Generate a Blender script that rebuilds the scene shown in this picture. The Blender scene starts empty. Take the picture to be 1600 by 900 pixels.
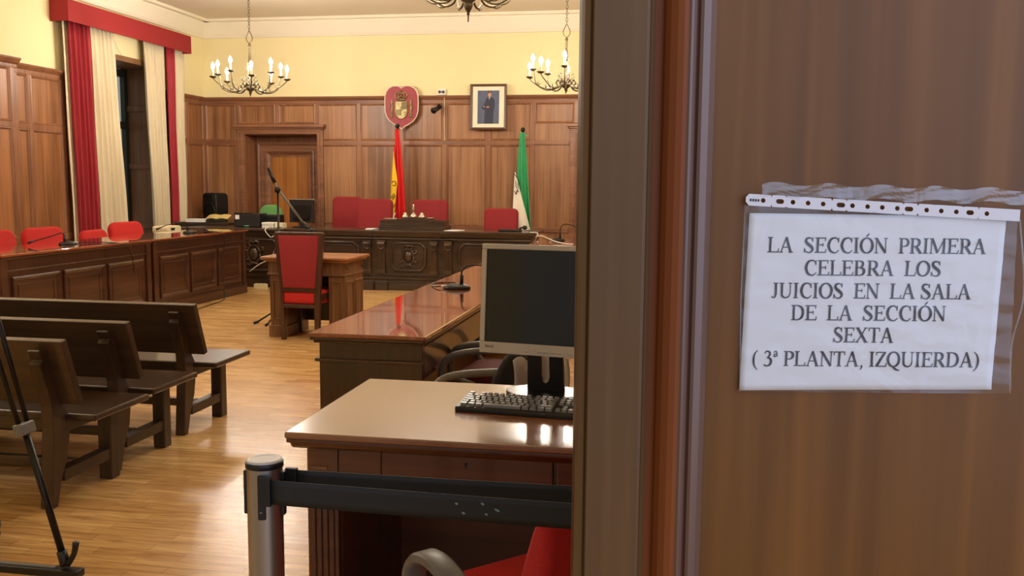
import bpy, bmesh, math, random
from mathutils import Vector, Matrix
R = math.radians
PI = math.pi
sc = bpy.context.scene
COL = sc.collection

# ------------------------------------------------------------------ camera
cd = bpy.data.cameras.new('camera'); cam = bpy.data.objects.new('camera', cd); COL.objects.link(cam)
cd.sensor_width = 36.0; cd.lens = 1450.0 / 1600.0 * 36.0; cd.clip_start = 0.02; cd.clip_end = 200
YAW, PITCH, ROLL = R(9.83), R(6.4), R(.47)
f_ = Vector((-math.sin(YAW)*math.cos(PITCH), math.cos(YAW)*math.cos(PITCH), -math.sin(PITCH)))
r_ = Vector((math.cos(YAW), math.sin(YAW), 0)); u_ = r_.cross(f_)
rr = math.cos(ROLL)*r_ + math.sin(ROLL)*u_; uu = -math.sin(ROLL)*r_ + math.cos(ROLL)*u_
m = Matrix((rr, uu, -f_)).transposed().to_4x4(); m.translation = Vector((0, 0, 1.45))
cam.matrix_world = m
sc.camera = cam

# ------------------------------------------------------------------ world, exposure
EXPOSURE = 0.0
WORLD = 1.35
BULB = 640.0
sc.view_settings.view_transform = 'Standard'; sc.view_settings.look = 'None'
sc.view_settings.gamma = 1.0; sc.view_settings.use_curve_mapping = False
sc.view_settings.exposure = EXPOSURE
w = bpy.data.worlds.new('hall_daylight'); sc.world = w; w.use_nodes = True
nt = w.node_tree; nt.nodes.clear()
wo = nt.nodes.new('ShaderNodeOutputWorld'); bg = nt.nodes.new('ShaderNodeBackground')
tc = nt.nodes.new('ShaderNodeTexCoord'); dot = nt.nodes.new('ShaderNodeVectorMath'); dot.operation = 'DOT_PRODUCT'
dot.inputs[1].default_value = (0.82, -0.45, 0.33)
rp = nt.nodes.new('ShaderNodeValToRGB')
rp.color_ramp.elements[0].position = 0.25; rp.color_ramp.elements[0].color = (.30, .27, .25, 1)
rp.color_ramp.elements[1].position = 0.95; rp.color_ramp.elements[1].color = (1.25, 1.4, 1.9, 1)
e = rp.color_ramp.elements.new(.7); e.color = (.50, .49, .53, 1)
nt.links.new(tc.outputs['Generated'], dot.inputs[0]); nt.links.new(dot.outputs['Value'], rp.inputs[0])
nt.links.new(rp.outputs[0], bg.inputs[0]); bg.inputs[1].default_value = WORLD
nt.links.new(bg.outputs[0], wo.inputs[0])

# ------------------------------------------------------------------ materials
def principled(name):
    mt = bpy.data.materials.new(name); mt.use_nodes = True
    return mt, mt.node_tree, mt.node_tree.nodes['Principled BSDF']
def lin(c):
    return tuple((v/255/12.92 if v/255 <= .04045 else ((v/255+.055)/1.055)**2.4) for v in c) + (1,)
def plain(name, rgb, rough=.5, metal=0, noise=.08, nscale=8, spec=.5, coat=0, bump=0, bscale=60, sheen=0):
    mt, t, b = principled(name)
    tcn = t.nodes.new('ShaderNodeTexCoord'); n = t.nodes.new('ShaderNodeTexNoise'); n.inputs['Scale'].default_value = nscale
    n.inputs['Detail'].default_value = 4
    t.links.new(tcn.outputs['Object'], n.inputs['Vector'])
    mx = t.nodes.new('ShaderNodeMixRGB'); c = lin(rgb)
    mx.inputs[1].default_value = tuple(v*(1-noise) for v in c[:3])+(1,); mx.inputs[2].default_value = tuple(min(1, v*(1+noise)) for v in c[:3])+(1,)
    t.links.new(n.outputs['Fac'], mx.inputs[0]); t.links.new(mx.outputs[0], b.inputs['Base Color'])
    b.inputs['Roughness'].default_value = rough; b.inputs['Metallic'].default_value = metal
    b.inputs['Specular IOR Level'].default_value = spec; b.inputs['Coat Weight'].default_value = coat
    b.inputs['Coat Roughness'].default_value = .08
    if sheen:
        b.inputs['Sheen Weight'].default_value = sheen; b.inputs['Sheen Roughness'].default_value = .4
        b.inputs['Sheen Tint'].default_value = (1, .35, .3, 1)
    if bump:
        n2 = t.nodes.new('ShaderNodeTexNoise'); n2.inputs['Scale'].default_value = bscale
        t.links.new(tcn.outputs['Object'], n2.inputs['Vector'])
        bp = t.nodes.new('ShaderNodeBump'); bp.inputs['Strength'].default_value = bump; bp.inputs['Distance'].default_value = .01
        t.links.new(n2.outputs['Fac'], bp.inputs['Height']); t.links.new(bp.outputs[0], b.inputs['Normal'])
    return mt
def wood(name, dark, light, axis='z', rough=.35, fine=60, stretch=.03, coat=0.0, spec=.5, cells=None, coatr=.08, bump=.05):
    """ribbon-grained wood; axis = grain direction; cells=(dx) gives each board its own tone"""
    mt, t, b = principled(name)
    tcn = t.nodes.new('ShaderNodeTexCoord')
    def nz(sca, detail, st):
        mp = t.nodes.new('ShaderNodeMapping')
        s = [sca]*3; s['xyz'.index(axis)] = sca*st
        mp.inputs['Scale'].default_value = s
        n = t.nodes.new('ShaderNodeTexNoise'); n.inputs['Scale'].default_value = 1; n.inputs['Detail'].default_value = detail
        n.inputs['Distortion'].default_value = .4
        t.links.new(tcn.outputs['Object'], mp.inputs[0]); t.links.new(mp.outputs[0], n.inputs['Vector'])
        return n.outputs['Fac']
    a = nz(fine, 3, stretch); c = nz(fine*.16, 3, stretch*2.2); d = nz(1.1, 2, 1)
    def mth(op, x, y):
        mm = t.nodes.new('ShaderNodeMath'); mm.operation = op
        for i, v in enumerate((x, y)):
            if isinstance(v, (int, float)): mm.inputs[i].default_value = v
            else: t.links.new(v, mm.inputs[i])
        return mm.outputs[0]
    s = mth('ADD', mth('MULTIPLY', a, .38), mth('ADD', mth('MULTIPLY', c, .42), mth('MULTIPLY', d, .2)))
    if cells:
        sx = t.nodes.new('ShaderNodeSeparateXYZ'); t.links.new(tcn.outputs['Object'], sx.inputs[0])
        ax, dx, off = cells
        fl = mth('FLOOR', mth('DIVIDE', mth('ADD', sx.outputs['XYZ'.index(ax.upper())], off), dx), 0)
        wn = t.nodes.new('ShaderNodeTexWhiteNoise'); wn.noise_dimensions = '1D'; t.links.new(fl, wn.inputs['W'])
        s = mth('ADD', s, mth('MULTIPLY', mth('SUBTRACT', wn.outputs['Value'], .5), .16))
    cr = t.nodes.new('ShaderNodeValToRGB'); cr.color_ramp.elements[0].position = .39; cr.color_ramp.elements[1].position = .62
    cr.color_ramp.elements[0].color = lin(dark); cr.color_ramp.elements[1].color = lin(light)
    t.links.new(s, cr.inputs[0]); t.links.new(cr.outputs[0], b.inputs['Base Color'])
    b.inputs['Roughness'].default_value = rough; b.inputs['Specular IOR Level'].default_value = spec
    b.inputs['Coat Weight'].default_value = coat; b.inputs['Coat Roughness'].default_value = coatr
    if bump:
        bp = t.nodes.new('ShaderNodeBump'); bp.inputs['Strength'].default_value = bump; bp.inputs['Distance'].default_value = .004
        t.links.new(a, bp.inputs['Height']); t.links.new(bp.outputs[0], b.inputs['Normal'])
    return mt
def emis(name, col, s):
    mt, t, b = principled(name)
    b.inputs['Base Color'].default_value = (1, .9, .7, 1)
    b.inputs['Emission Color'].default_value = col + (1,); b.inputs['Emission Strength'].default_value = s
    return mt
def floor_mat():
    mt, t, b = principled('oak_strip_parquet')
    tcn = t.nodes.new('ShaderNodeTexCoord')
    br = t.nodes.new('ShaderNodeTexBrick'); br.inputs['Scale'].default_value = 1
    br.inputs['Brick Width'].default_value = .46; br.inputs['Row Height'].default_value = .062
    br.inputs['Mortar Size'].default_value = .0012; br.inputs['Mortar Smooth'].default_value = .3; br.inputs['Bias'].default_value = -.1
    br.offset = .37; br.offset_frequency = 2; br.squash = .8; br.squash_frequency = 3
    br.inputs['Color1'].default_value = lin((230, 190, 130)); br.inputs['Color2'].default_value = lin((202, 156, 98))
    br.inputs['Mortar'].default_value = lin((160, 116, 70))
    t.links.new(tcn.outputs['Object'], br.inputs['Vector'])
    mp = t.nodes.new('ShaderNodeMapping'); mp.inputs['Scale'].default_value = (2.2, 26, 1)
    n = t.nodes.new('ShaderNodeTexNoise'); n.inputs['Scale'].default_value = 1.6; n.inputs['Detail'].default_value = 6; n.inputs['Distortion'].default_value = 1.2
    t.links.new(tcn.outputs['Object'], mp.inputs[0]); t.links.new(mp.outputs[0], n.inputs['Vector'])
    cr = t.nodes.new('ShaderNodeValToRGB'); cr.color_ramp.elements[0].position = .3; cr.color_ramp.elements[1].position = .65
    cr.color_ramp.elements[0].color = (.62, .55, .46, 1); cr.color_ramp.elements[1].color = (1.06, 1.06, 1.06, 1)
    t.links.new(n.outputs['Fac'], cr.inputs[0])
    mu = t.nodes.new('ShaderNodeMixRGB'); mu.blend_type = 'MULTIPLY'; mu.inputs[0].default_value = 1
    t.links.new(br.outputs['Color'], mu.inputs[1]); t.links.new(cr.outputs[0], mu.inputs[2])
    t.links.new(mu.outputs[0], b.inputs['Base Color'])
    b.inputs['Roughness'].default_value = .27; b.inputs['Specular IOR Level'].default_value = .5
    bp = t.nodes.new('ShaderNodeBump'); bp.inputs['Strength'].default_value = .12; bp.inputs['Distance'].default_value = .003
    t.links.new(n.outputs['Fac'], bp.inputs['Height']); t.links.new(bp.outputs[0], b.inputs['Normal'])
    return mt
def clear_mat(name, fac=.1, tint=(.95, .97, 1)):
    mt = bpy.data.materials.new(name); mt.use_nodes = True; t = mt.node_tree; t.nodes.clear()
    o = t.nodes.new('ShaderNodeOutputMaterial'); mx = t.nodes.new('ShaderNodeMixShader')
    tr = t.nodes.new('ShaderNodeBsdfTransparent'); gl = t.nodes.new('ShaderNodeBsdfGlossy')
    tr.inputs[0].default_value = tint + (1,); gl.inputs['Roughness'].default_value = .12; gl.inputs[0].default_value = (.9, .95, 1, 1)
    n = t.nodes.new('ShaderNodeTexNoise'); n.inputs['Scale'].default_value = 14; n.inputs['Distortion'].default_value = 1.5
    tcn = t.nodes.new('ShaderNodeTexCoord'); t.links.new(tcn.outputs['Object'], n.inputs['Vector'])
    bp = t.nodes.new('ShaderNodeBump'); bp.inputs['Strength'].default_value = .22; bp.inputs['Distance'].default_value = .01
    t.links.new(n.outputs['Fac'], bp.inputs['Height']); t.links.new(bp.outputs[0], gl.inputs['Normal'])
    mx.inputs[0].default_value = fac
    t.links.new(tr.outputs[0], mx.inputs[1]); t.links.new(gl.outputs[0], mx.inputs[2]); t.links.new(mx.outputs[0], o.inputs[0])
    return mt

M = {}
M['floor'] = floor_mat()
M['yellow'] = plain('yellow_plaster', (236, 224, 174), .85, noise=.04, nscale=1.2)
M['ceiling'] = plain('cream_ceiling_paint', (222, 210, 186), .9, noise=.03, nscale=1)
M['crown'] = plain('pale_cornice_paint', (236, 228, 206), .8, noise=.02)
M['panel'] = wood('sapele_panelling', (116, 76, 48), (170, 122, 82), 'z', .38, 55, .02, cells=('x', .68, 7.44))
M['panel_y'] = wood('sapele_side_panelling', (112, 72, 42), (170, 114, 70), 'z', .38, 55, .02, cells=('y', .61, 0))
M['stile'] = wood('sapele_rails', (118, 76, 50), (160, 110, 76), 'z', .35, 60, .03)
M['rail'] = wood('sapele_cap', (112, 74, 52), (154, 106, 76), 'x', .35, 60, .03)
M['doorpanel'] = wood('striped_door_panel', (140, 82, 34), (196, 132, 66), 'z', .35, 22, .03)
M['reveal'] = wood('dark_reveal_wood', (100, 68, 44), (140, 100, 66), 'z', .4, 40, .03)
M['mahog'] = wood('varnished_mahogany', (50, 28, 20), (80, 48, 34), 'z', .3, 40, .05, coat=.35)
M['mahog_x'] = wood('varnished_mahogany_rail', (54, 31, 22), (88, 54, 38), 'y', .3, 40, .05, coat=.35)
M['gloss'] = wood('polished_red_mahogany_top', (122, 58, 30), (162, 86, 48), 'y', .1, 30, .05, coat=1, coatr=.03, bump=0)
M['dark'] = wood('dark_carved_oak', (44, 31, 22), (74, 54, 39), 'x', .3, 40, .06, coat=.4)
M['darkz'] = wood('dark_carved_oak_posts', (46, 32, 23), (82, 60, 44), 'z', .3, 40, .06, coat=.4)
M['walnut'] = wood('walnut_table_wood', (88, 58, 36), (134, 94, 62), 'z', .4, 40, .05)
M['walnut_top'] = wood('walnut_table_top', (140, 88, 50), (178, 118, 72), 'x', .32, 40, .05)
M['bench'] = wood('old_bench_oak', (50, 36, 25), (78, 57, 40), 'x', .34, 30, .05, coat=.45)
M['benchz'] = wood('old_bench_oak_posts', (50, 36, 25), (78, 57, 40), 'z', .4, 30, .05, coat=.1)
M['clerk'] = wood('clerk_desk_wood', (74, 38, 20), (110, 60, 32), 'x', .34, 30, .05, coat=.3)
M['clerk_top'] = wood('clerk_desk_top_varnish', (128, 84, 54), (158, 108, 72), 'x', .25, 18, .06, coat=.7, coatr=.16, bump=.02)
M['leaf'] = wood('entrance_door_wood', (94, 67, 36), (120, 90, 50), 'z', .42, 26, .03, spec=.4)
M['leafdark'] = wood('entrance_door_moulding', (108, 56, 22), (144, 78, 32), 'z', .45, 26, .03, spec=.3)
M['leafbead'] = wood('glossy_door_bead', (84, 56, 44), (116, 84, 70), 'z', .28, 26, .03, coat=.6, coatr=.2)  # greyer brown with a glossier coat than the outer moulding
M['leafpanel'] = wood('entrance_door_panel', (90, 56, 18), (134, 88, 34), 'z', .38, 24, .03, spec=.4)
M['velvet'] = plain('red_velvet', (140, 28, 33), .8, noise=.15, nscale=5, bump=.2, sheen=.3)
M['redcurtain'] = plain('red_curtain_cloth', (158, 32, 44), .7, noise=.08, sheen=.2)
M['redwool'] = plain('bright_red_wool', (192, 30, 24), .85, noise=.1, nscale=20, bump=.3, bscale=300, sheen=.2)
M['pelmet'] = plain('red_pelmet_felt', (146, 32, 34), .85, noise=.08, nscale=3)
M['cream'] = plain('cream_curtain_cloth', (212, 198, 166), .8, noise=.05)
M['green'] = plain('green_upholstery', (96, 150, 84), .8, noise=.1)
M['black'] = plain('black_plastic', (24, 24, 24), .42, noise=.1)
M['blackmetal'] = plain('black_painted_metal', (20, 19, 18), .38, metal=.3)
M['screen'] = plain('dead_screen', (18, 20, 20), .22, noise=.02)
M['silver'] = plain('silver_plastic', (196, 192, 184), .38, metal=.2, noise=.03)
M['steel'] = plain('brushed_steel', (168, 160, 150), .4, metal=1, noise=.05, nscale=30)
M['cap'] = plain('grey_cap_disc', (206, 200, 186), .4, noise=.05)
M['greyarm'] = plain('grey_plastic_arm', (112, 111, 106), .42, noise=.12, nscale=60)
M['brass'] = plain('aged_brass', (88, 77, 56), .45, metal=.85, noise=.25, nscale=30)
M['gold'] = plain('antique_gold_relief', (150, 134, 92), .42, metal=.6, noise=.25, nscale=60)
M['candle'] = plain('ivory_candle_sleeve', (240, 226, 190), .5)
M['bulb'] = emis('lit_candle_bulb', (1, .905, .78), BULB)
M['paper'] = plain('white_paper', (232, 232, 230), .7, noise=.03, nscale=10)
M['cream_plastic'] = plain('cream_plastic', (226, 214, 176), .5)
M['white'] = plain('white_plastic', (232, 228, 218), .45)
M['crest'] = plain('crimson_shield_paint', (150, 34, 44), .5, noise=.03)
M['ink'] = plain('black_ink', (26, 28, 38), .6)
M['belt'] = plain('black_webbing', (30, 31, 30), .6, noise=.15, nscale=80)
M['flagred'] = plain('flag_red_satin', (214, 26, 28), .5)
M['flagyellow'] = plain('flag_yellow_satin', (248, 196, 20), .5)
M['flaggreen'] = plain('flag_green_satin', (54, 156, 98), .5)
M['flagwhite'] = plain('flag_white_satin', (236, 232, 214), .5)
M['glint'] = plain('painted_belt_glint', (120, 150, 146), .5)  # colour stands in for light reflected by the belt
M['shaded_red'] = plain('shade_darkened_red_upholstery', (84, 22, 22), .85, noise=.1)  # red upholstery darkened: shade behind the desk put into the colour
M['key'] = plain('glare_lightened_black_keycap', (108, 106, 99), .34, noise=.1, nscale=30, spec=1.0)  # black keys, base colour lightened to paint in the glare
M['winframe'] = plain('dark_green_window_paint', (30, 36, 32), .45)
M['glass'] = clear_mat('window_glass', .08, (.9, .95, .93))
M['pocket'] = clear_mat('clear_plastic_film', .07)
M['tape'] = clear_mat('clear_adhesive_tape', .14)
M['leafy'] = plain('green_leaves', (86, 120, 66), .6, noise=.4, nscale=2)
M['bark'] = plain('tree_bark', (80, 66, 50), .9)
M['navy'] = plain('navy_suit_print', (38, 42, 66), .5, noise=.1)
M['photobg'] = plain('blue_grey_print', (82, 90, 116), .5, noise=.25, nscale=9)
M['skin'] = plain('portrait_skin_print', (196, 146, 118), .5)
M['mat'] = plain('cream_picture_mount', (234, 226, 200), .6)
M['frame'] = wood('dark_picture_frame', (72, 46, 34), (100, 66, 50), 'z', .35)
M['silverware'] = plain('tarnished_silver', (196, 186, 168), .25, metal=.9, noise=.1)
M['bagwhite'] = plain('white_carrier_bag', (206, 204, 204), .5, noise=.12, nscale=12)
M['cloth_black'] = plain('black_cloth', (24, 22, 24), .9, noise=.2)
M['stripw'] = plain('white_pocket_strip', (222, 224, 232), .35, noise=.04)
M['lightgreen'] = plain('green_label', (120, 190, 140), .5)
M['yellowpaper'] = plain('manila_folder', (214, 190, 120), .7)

# ------------------------------------------------------------------ mesh helpers
class MB:
    def __init__(s): s.b = bmesh.new(); s.k = 0
    def box(s, x0, x1, y0, y1, z0, z1, mat=None):
        e = .00013*(s.k % 7); s.k += 1      # joined boards never share a face exactly
        x0 -= e; x1 += e; y0 -= e; y1 += e; z0 -= e*.5; z1 += e*.5
        v = [s.b.verts.new(p) for p in ((x0,y0,z0),(x1,y0,z0),(x1,y1,z0),(x0,y1,z0),(x0,y0,z1),(x1,y0,z1),(x1,y1,z1),(x0,y1,z1))]
        if mat is not None:
            for q in v: q.co = mat @ q.co
        for f in ((0,3,2,1),(4,5,6,7),(0,1,5,4),(1,2,6,5),(2,3,7,6),(3,0,4,7)): s.b.faces.new([v[i] for i in f])
        return s
    def bar(s, a, b, wx, wy, up=(0,0,1)):
        """rectangular bar from a to b, wx across, wy along 'up'"""
        a, b = Vector(a), Vector(b); d = (b-a).normalized(); up = Vector(up)
        sx = d.cross(up).normalized(); sy = sx.cross(d).normalized()
        v = [s.b.verts.new(p + sx*i*wx/2 + sy*j*wy/2) for p in (a, b) for i, j in ((-1,-1),(1,-1),(1,1),(-1,1))]
        for f in ((3,2,1,0),(4,5,6,7),(0,1,5,4),(1,2,6,5),(2,3,7,6),(3,0,4,7)): s.b.faces.new([v[i] for i in f])
        return s
    def prism(s, poly, a0, a1, plane='xz', mat=None):
        """2-D outline extruded: plane xz -> along y, xy -> along z, yz -> along x"""
        def P(u, v, w_):
            p = {'xz': (u, w_, v), 'xy': (u, v, w_), 'yz': (w_, u, v)}[plane]
            p = Vector(p); return mat @ p if mat is not None else p
        A = [s.b.verts.new(P(u, v, a0)) for u, v in poly]; B = [s.b.verts.new(P(u, v, a1)) for u, v in poly]
        s.b.faces.new(A); s.b.faces.new(B[::-1]); n = len(poly)
        for i in range(n): s.b.faces.new((A[i], B[i], B[(i+1) % n], A[(i+1) % n]))
        return s
    def tube(s, pts, r, n=8, smooth=0, cap=True):
        pts = [Vector(p) for p in pts]
        rs = list(r) if isinstance(r, (list, tuple)) else [r]*len(pts)
        if smooth:
            q = []; rq = []
            for i in range(len(pts)-1):
                p0 = pts[max(i-1, 0)]; p1 = pts[i]; p2 = pts[i+1]; p3 = pts[min(i+2, len(pts)-1)]
                for k in range(smooth):
                    t = k/smooth
                    q.append(.5*((2*p1)+(p2-p0)*t+(2*p0-5*p1+4*p2-p3)*t*t+(3*p1-p0-3*p2+p3)*t**3)); rq.append(rs[i]*(1-t)+rs[i+1]*t)
            q.append(pts[-1]); rq.append(rs[-1]); pts, rs = q, rq
        nrm = None; rings = []
        for i, p in enumerate(pts):
            d = (pts[min(i+1, len(pts)-1)] - pts[max(i-1, 0)])
            if d.length < 1e-9: d = Vector((0,0,1))
            d.normalize()
            if nrm is None:
                nrm = d.orthogonal().normalized()
            nrm = (nrm - d*nrm.dot(d))
            if nrm.length < 1e-6: nrm = d.orthogonal()
            nrm.normalize(); bn = d.cross(nrm)
            rings.append([s.b.verts.new(p + (nrm*math.cos(2*PI*k/n)+bn*math.sin(2*PI*k/n))*rs[i]) for k in range(n)])
        for a, b in zip(rings, rings[1:]):
            for k in range(n): s.b.faces.new((a[k], a[(k+1) % n], b[(k+1) % n], b[k]))
        if cap: s.b.faces.new(rings[0][::-1]); s.b.faces.new(rings[-1])
        return s
    def lathe(s, prof, c=(0,0,0), n=24, mat=None, sx=1, sy=1):
        c = Vector(c); rings = []
        for r, z in prof:
            r = max(r, .0004)
            row = []
            for k in range(n):
                p = Vector((r*sx*math.cos(2*PI*k/n), r*sy*math.sin(2*PI*k/n), z))
                if mat is not None: p = mat @ p
                row.append(s.b.verts.new(p + c))
            rings.append(row)
        for a, b in zip(rings, rings[1:]):
            for k in range(n): s.b.faces.new((a[k], a[(k+1) % n], b[(k+1) % n], b[k]))
        s.b.faces.new(rings[0][::-1]); s.b.faces.new(rings[-1])
        return s
    def ball(s, c, rx, ry=None, rz=None, n=12, mat=None):
        ry = ry or rx; rz = rz or rx
        return s.lathe([(math.sin(PI*i/8), -math.cos(PI*i/8)*1.0) for i in range(9)], c, n,
                       (mat or Matrix.Identity(3)) @ Matrix.Diagonal((rx, ry, rz)))
    def frame(s, x0, x1, z0, z1, prof, y, plane='xz', sign=-1):
        """mitred rectangular moulding: prof = [(inset, height)], on plane at y, sign = outward direction"""
        rings = []
        for ins, h in prof:
            row = []
            for u, v in ((x0+ins, z0+ins), (x1-ins, z0+ins), (x1-ins, z1-ins), (x0+ins, z1-ins)):
                w_ = y + sign*h
                row.append(s.b.verts.new({'xz': (u, w_, v), 'yz': (w_, u, v)}[plane]))
            rings.append(row)
        for a, b in zip(rings, rings[1:]):
            for k in range(4): s.b.faces.new((a[k], a[(k+1) % 4], b[(k+1) % 4], b[k]))
        return s
    def quad(s, *p): s.b.faces.new([s.b.verts.new(q) for q in p]); return s
    def grid(s, fn, nu, nv, thick=0):
        g = [[s.b.verts.new(fn(i/nu, j/nv)) for j in range(nv+1)] for i in range(nu+1)]
        for i in range(nu):
            for j in range(nv): s.b.faces.new((g[i][j], g[i+1][j], g[i+1][j+1], g[i][j+1]))
        return s
    def build(s, name, mat, parent=None, bevel=0, smooth=False, seg=2, solid=0, sub=0):
        bmesh.ops.recalc_face_normals(s.b, faces=s.b.faces)
        me = bpy.data.meshes.new(name); s.b.to_mesh(me); s.b.free()
        me.materials.append(M[mat] if isinstance(mat, str) else mat)
        o = bpy.data.objects.new(name, me); COL.objects.link(o)
        if parent: o.parent = parent
        if smooth:
            for p in me.polygons: p.use_smooth = True
        if solid:
            md = o.modifiers.new('thickness', 'SOLIDIFY'); md.thickness = solid; md.offset = 0
        if bevel:
            md = o.modifiers.new('bevel', 'BEVEL'); md.width = bevel; md.segments = seg; md.limit_method = 'ANGLE'; md.angle_limit = R(40)
            if not smooth:
                md.harden_normals = False
        if sub:
            md = o.modifiers.new('sub', 'SUBSURF'); md.levels = sub; md.render_levels = sub
        return o
def tag(o, label=None, cat=None, group=None, kind=None):
    if label: o['label'] = label
    if cat: o['category'] = cat
    if group: o['group'] = group
    if kind: o['kind'] = kind
    return o
def thing(name, label, cat, loc=(0,0,0), rz=0, group=None, kind=None):
    o = bpy.data.objects.new(name, None); COL.objects.link(o); o.location = loc; o.rotation_euler = (0,0,rz)
    o.empty_display_size = .05
    return tag(o, label, cat, group, kind)
def struct(o, label, cat): return tag(o, label, cat, None, 'structure')
def dup(o, loc=None, rz=None, label=None, parent=None):
    c = o.copy(); COL.objects.link(c)
    if parent: c.parent = parent
    if loc is not None: c.location = loc
    if rz is not None: c.rotation_euler = (0,0,rz)
    if label: c['label'] = label
    for ch in [q for q in bpy.data.objects if q.parent == o]: dup(ch, parent=c)
    return c
def rrect(w_, h_, r, n=6, cx=0, cz=0, rtop=None, rbot=None):
    rt = r if rtop is None else rtop; rb = r if rbot is None else rbot; out = []
    for (sx, sz, a0, q) in ((1,1,0,rt), (-1,1,90,rt), (-1,-1,180,rb), (1,-1,270,rb)):
        for k in range(n+1):
            a = R(a0 + 90*k/n)
            out.append((cx + sx*(w_/2-q) + q*math.cos(a), cz + sz*(h_/2-q) + q*math.sin(a)))
    return out

# ================================================================== ROOM SHELL
XL, XR, YN, YB, ZC = -7.45, .78, 1.24, 14.0, 3.97
WT = 2.775; WR = 2.068     # top of the panelling, middle rail
struct(MB().box(XL-1.2, 4, -3.5, YB+1.2, -.12, 0).build('floor', 'floor'), 'oak strip parquet floor running across the courtroom', 'floor')
struct(MB().box(XL-.1, XR+.1, YN, YB+.1, ZC, ZC+.12).build('ceiling', 'ceiling'), 'plain cream plaster ceiling', 'ceiling')
# back wall with the two door niches
DL0, DL1, DH = -6.757, -5.534, 2.198
DR0, DR1 = -1.45, -.23
b = MB()
b.box(XL-.6, DL0, YB, YB+.15, 0, DH).box(DL1, DR0, YB, YB+.15, 0, DH).box(DR1, XR+.2, YB, YB+.15, 0, DH).box(XL-.6, XR+.2, YB, YB+.15, DH, ZC+.1)
struct(b.build('wall_back', 'yellow'), 'yellow painted back wall above the wood panelling', 'wall')
# left wall with the window opening
WY0, WY1, WZ0, WZ1 = 10.62, 12.62, .35, 3.07
b = MB()
b.box(XL-.15, XL, YN, WY0, 0, ZC+.1).box(XL-.15, XL, WY1, YB+.15, 0, ZC+.1).box(XL-.15, XL, WY0, WY1, WZ1, ZC+.1).box(XL-.15, XL, WY0, WY1, 0, WZ0)
struct(b.build('wall_left', 'yellow'), 'yellow painted left wall with the curtained window', 'wall')
struct(MB().box(XR, XR+.15, YN, YB+.15, 0, ZC+.1).build('wall_right', 'yellow'), 'yellow right wall', 'wall')
b = MB(); b.box(XL-.2, -1.3, YN, YN+.2, 0, ZC+.1).box(.62, 4, YN, YN+.2, 0, ZC+.1).box(-1.3, .62, YN, YN+.2, 2.55, ZC+.1)
struct(b.build('wall_near', 'yellow'), 'wall holding the entrance doorway', 'wall')
# pier of deeper panelling at the far left and crown moulding
def crown(b, x0, y0, x1, y1, nx, ny):
    """stepped cornice along a wall; (nx,ny) points into the room"""
    for d, z0, z1 in ((.03, 3.695, 3.79), (.10, 3.73, 3.93), (.17, 3.91, 3.97)):
        b.box(min(x0, x1, x0+nx*d, x1+nx*d), max(x0, x1, x0+nx*d, x1+nx*d), min(y0, y1, y0+ny*d, y1+ny*d), max(y0, y1, y0+ny*d, y1+ny*d), z0, z1)
def crown2(x0, y0, x1, y1, nx, ny, name, lab):
    prof = [(0, 3.695), (.025, 3.70), (.05, 3.74), (.05, 3.75), (.12, 3.915), (.12, 3.93), (.2, 3.93), (.2, 3.972), (0, 3.972)]
    b = MB()
    A = [b.b.verts.new((x0+nx*d, y0+ny*d, z)) for d, z in prof]; B = [b.b.verts.new((x1+nx*d, y1+ny*d, z)) for d, z in prof]
    b.b.faces.new(A); b.b.faces.new(B[::-1])
    for i in range(len(prof)): j = (i+1) % len(prof); b.b.faces.new((A[i], B[i], B[j], A[j]))
    struct(b.build(name, 'crown'), lab, 'cornice')
crown2(XL, YB, XR, YB, 0, -1, 'trim_1', 'cream cornice along the top of the back wall')
crown2(XL, YN+.2, XL, YB, 1, 0, 'trim_2', 'cream stepped cornice along the top of the left wall')
crown2(XR, YN+.2, XR, YB, -1, 0, 'trim_3', 'cream cornice on the right wall')

MOULD = [(0, .0), (0, .014), (.012, .018), (.022, .010), (.03, .004), (.03, 0)]
# --- back panelling
ST = [-7.44, -6.872, -6.202, -5.542, -4.85, -4.165, -3.48, -2.806, -2.119, -1.47, -.83, -.2, .42, .78]
root = thing('trim_4', 'ribbon-grained wood panelling across the back wall', 'panelling', (0, YB, 0), kind='structure')
def par(o): return o
OX = lambda y: y - YB
b = MB()
for x0, x1, z0 in ((XL, DL0-.02, 0), (DL1+.02, DR0-.02, 0), (DR1+.02, XR, 0)):
    b.box(x0, x1, -.02, -.001, z0, WT)
b.box(DL0-.05, DL1+.05, -.02, -.001, DH+.02, WT).box(DR0-.05, DR1+.05, -.02, -.001, DH+.02, WT)
b.build('panel_board', 'panel', root)
b = MB()
for i, x in enumerate(ST):
    inL = DL0-.13 < x < DL1+.13; inR = DR0-.13 < x < DR1+.13
    z0 = 2.36 if (inL or inR) else 0
    b.box(x-.028, x+.028, -.038, -.02, z0, WT-.1)
b.build('stile', 'stile', root, bevel=.004)
b = MB()
for x0, x1 in ((XL, DL0-.1), (DL1+.14, DR0-.12), (DR1+.12, XR)):
    b.box(x0, x1, -.040, -.02, WR-.03, WR+.03).box(x0, x1, -.042, -.02, .72, .80).box(x0, x1, -.05, -.02, 0, .16)
b.build('rail', 'rail', root, bevel=.004)
b = MB()
b.prism([(-.02, WT-.11), (-.04, WT-.11), (-.045, WT-.06), (-.06, WT-.05), (-.085, WT-.02), (-.09, WT), (-.001, WT), (-.001, WT-.1)], XL, XR, 'yz')
b.build('cap_moulding', 'rail', root)
b = MB()
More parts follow.
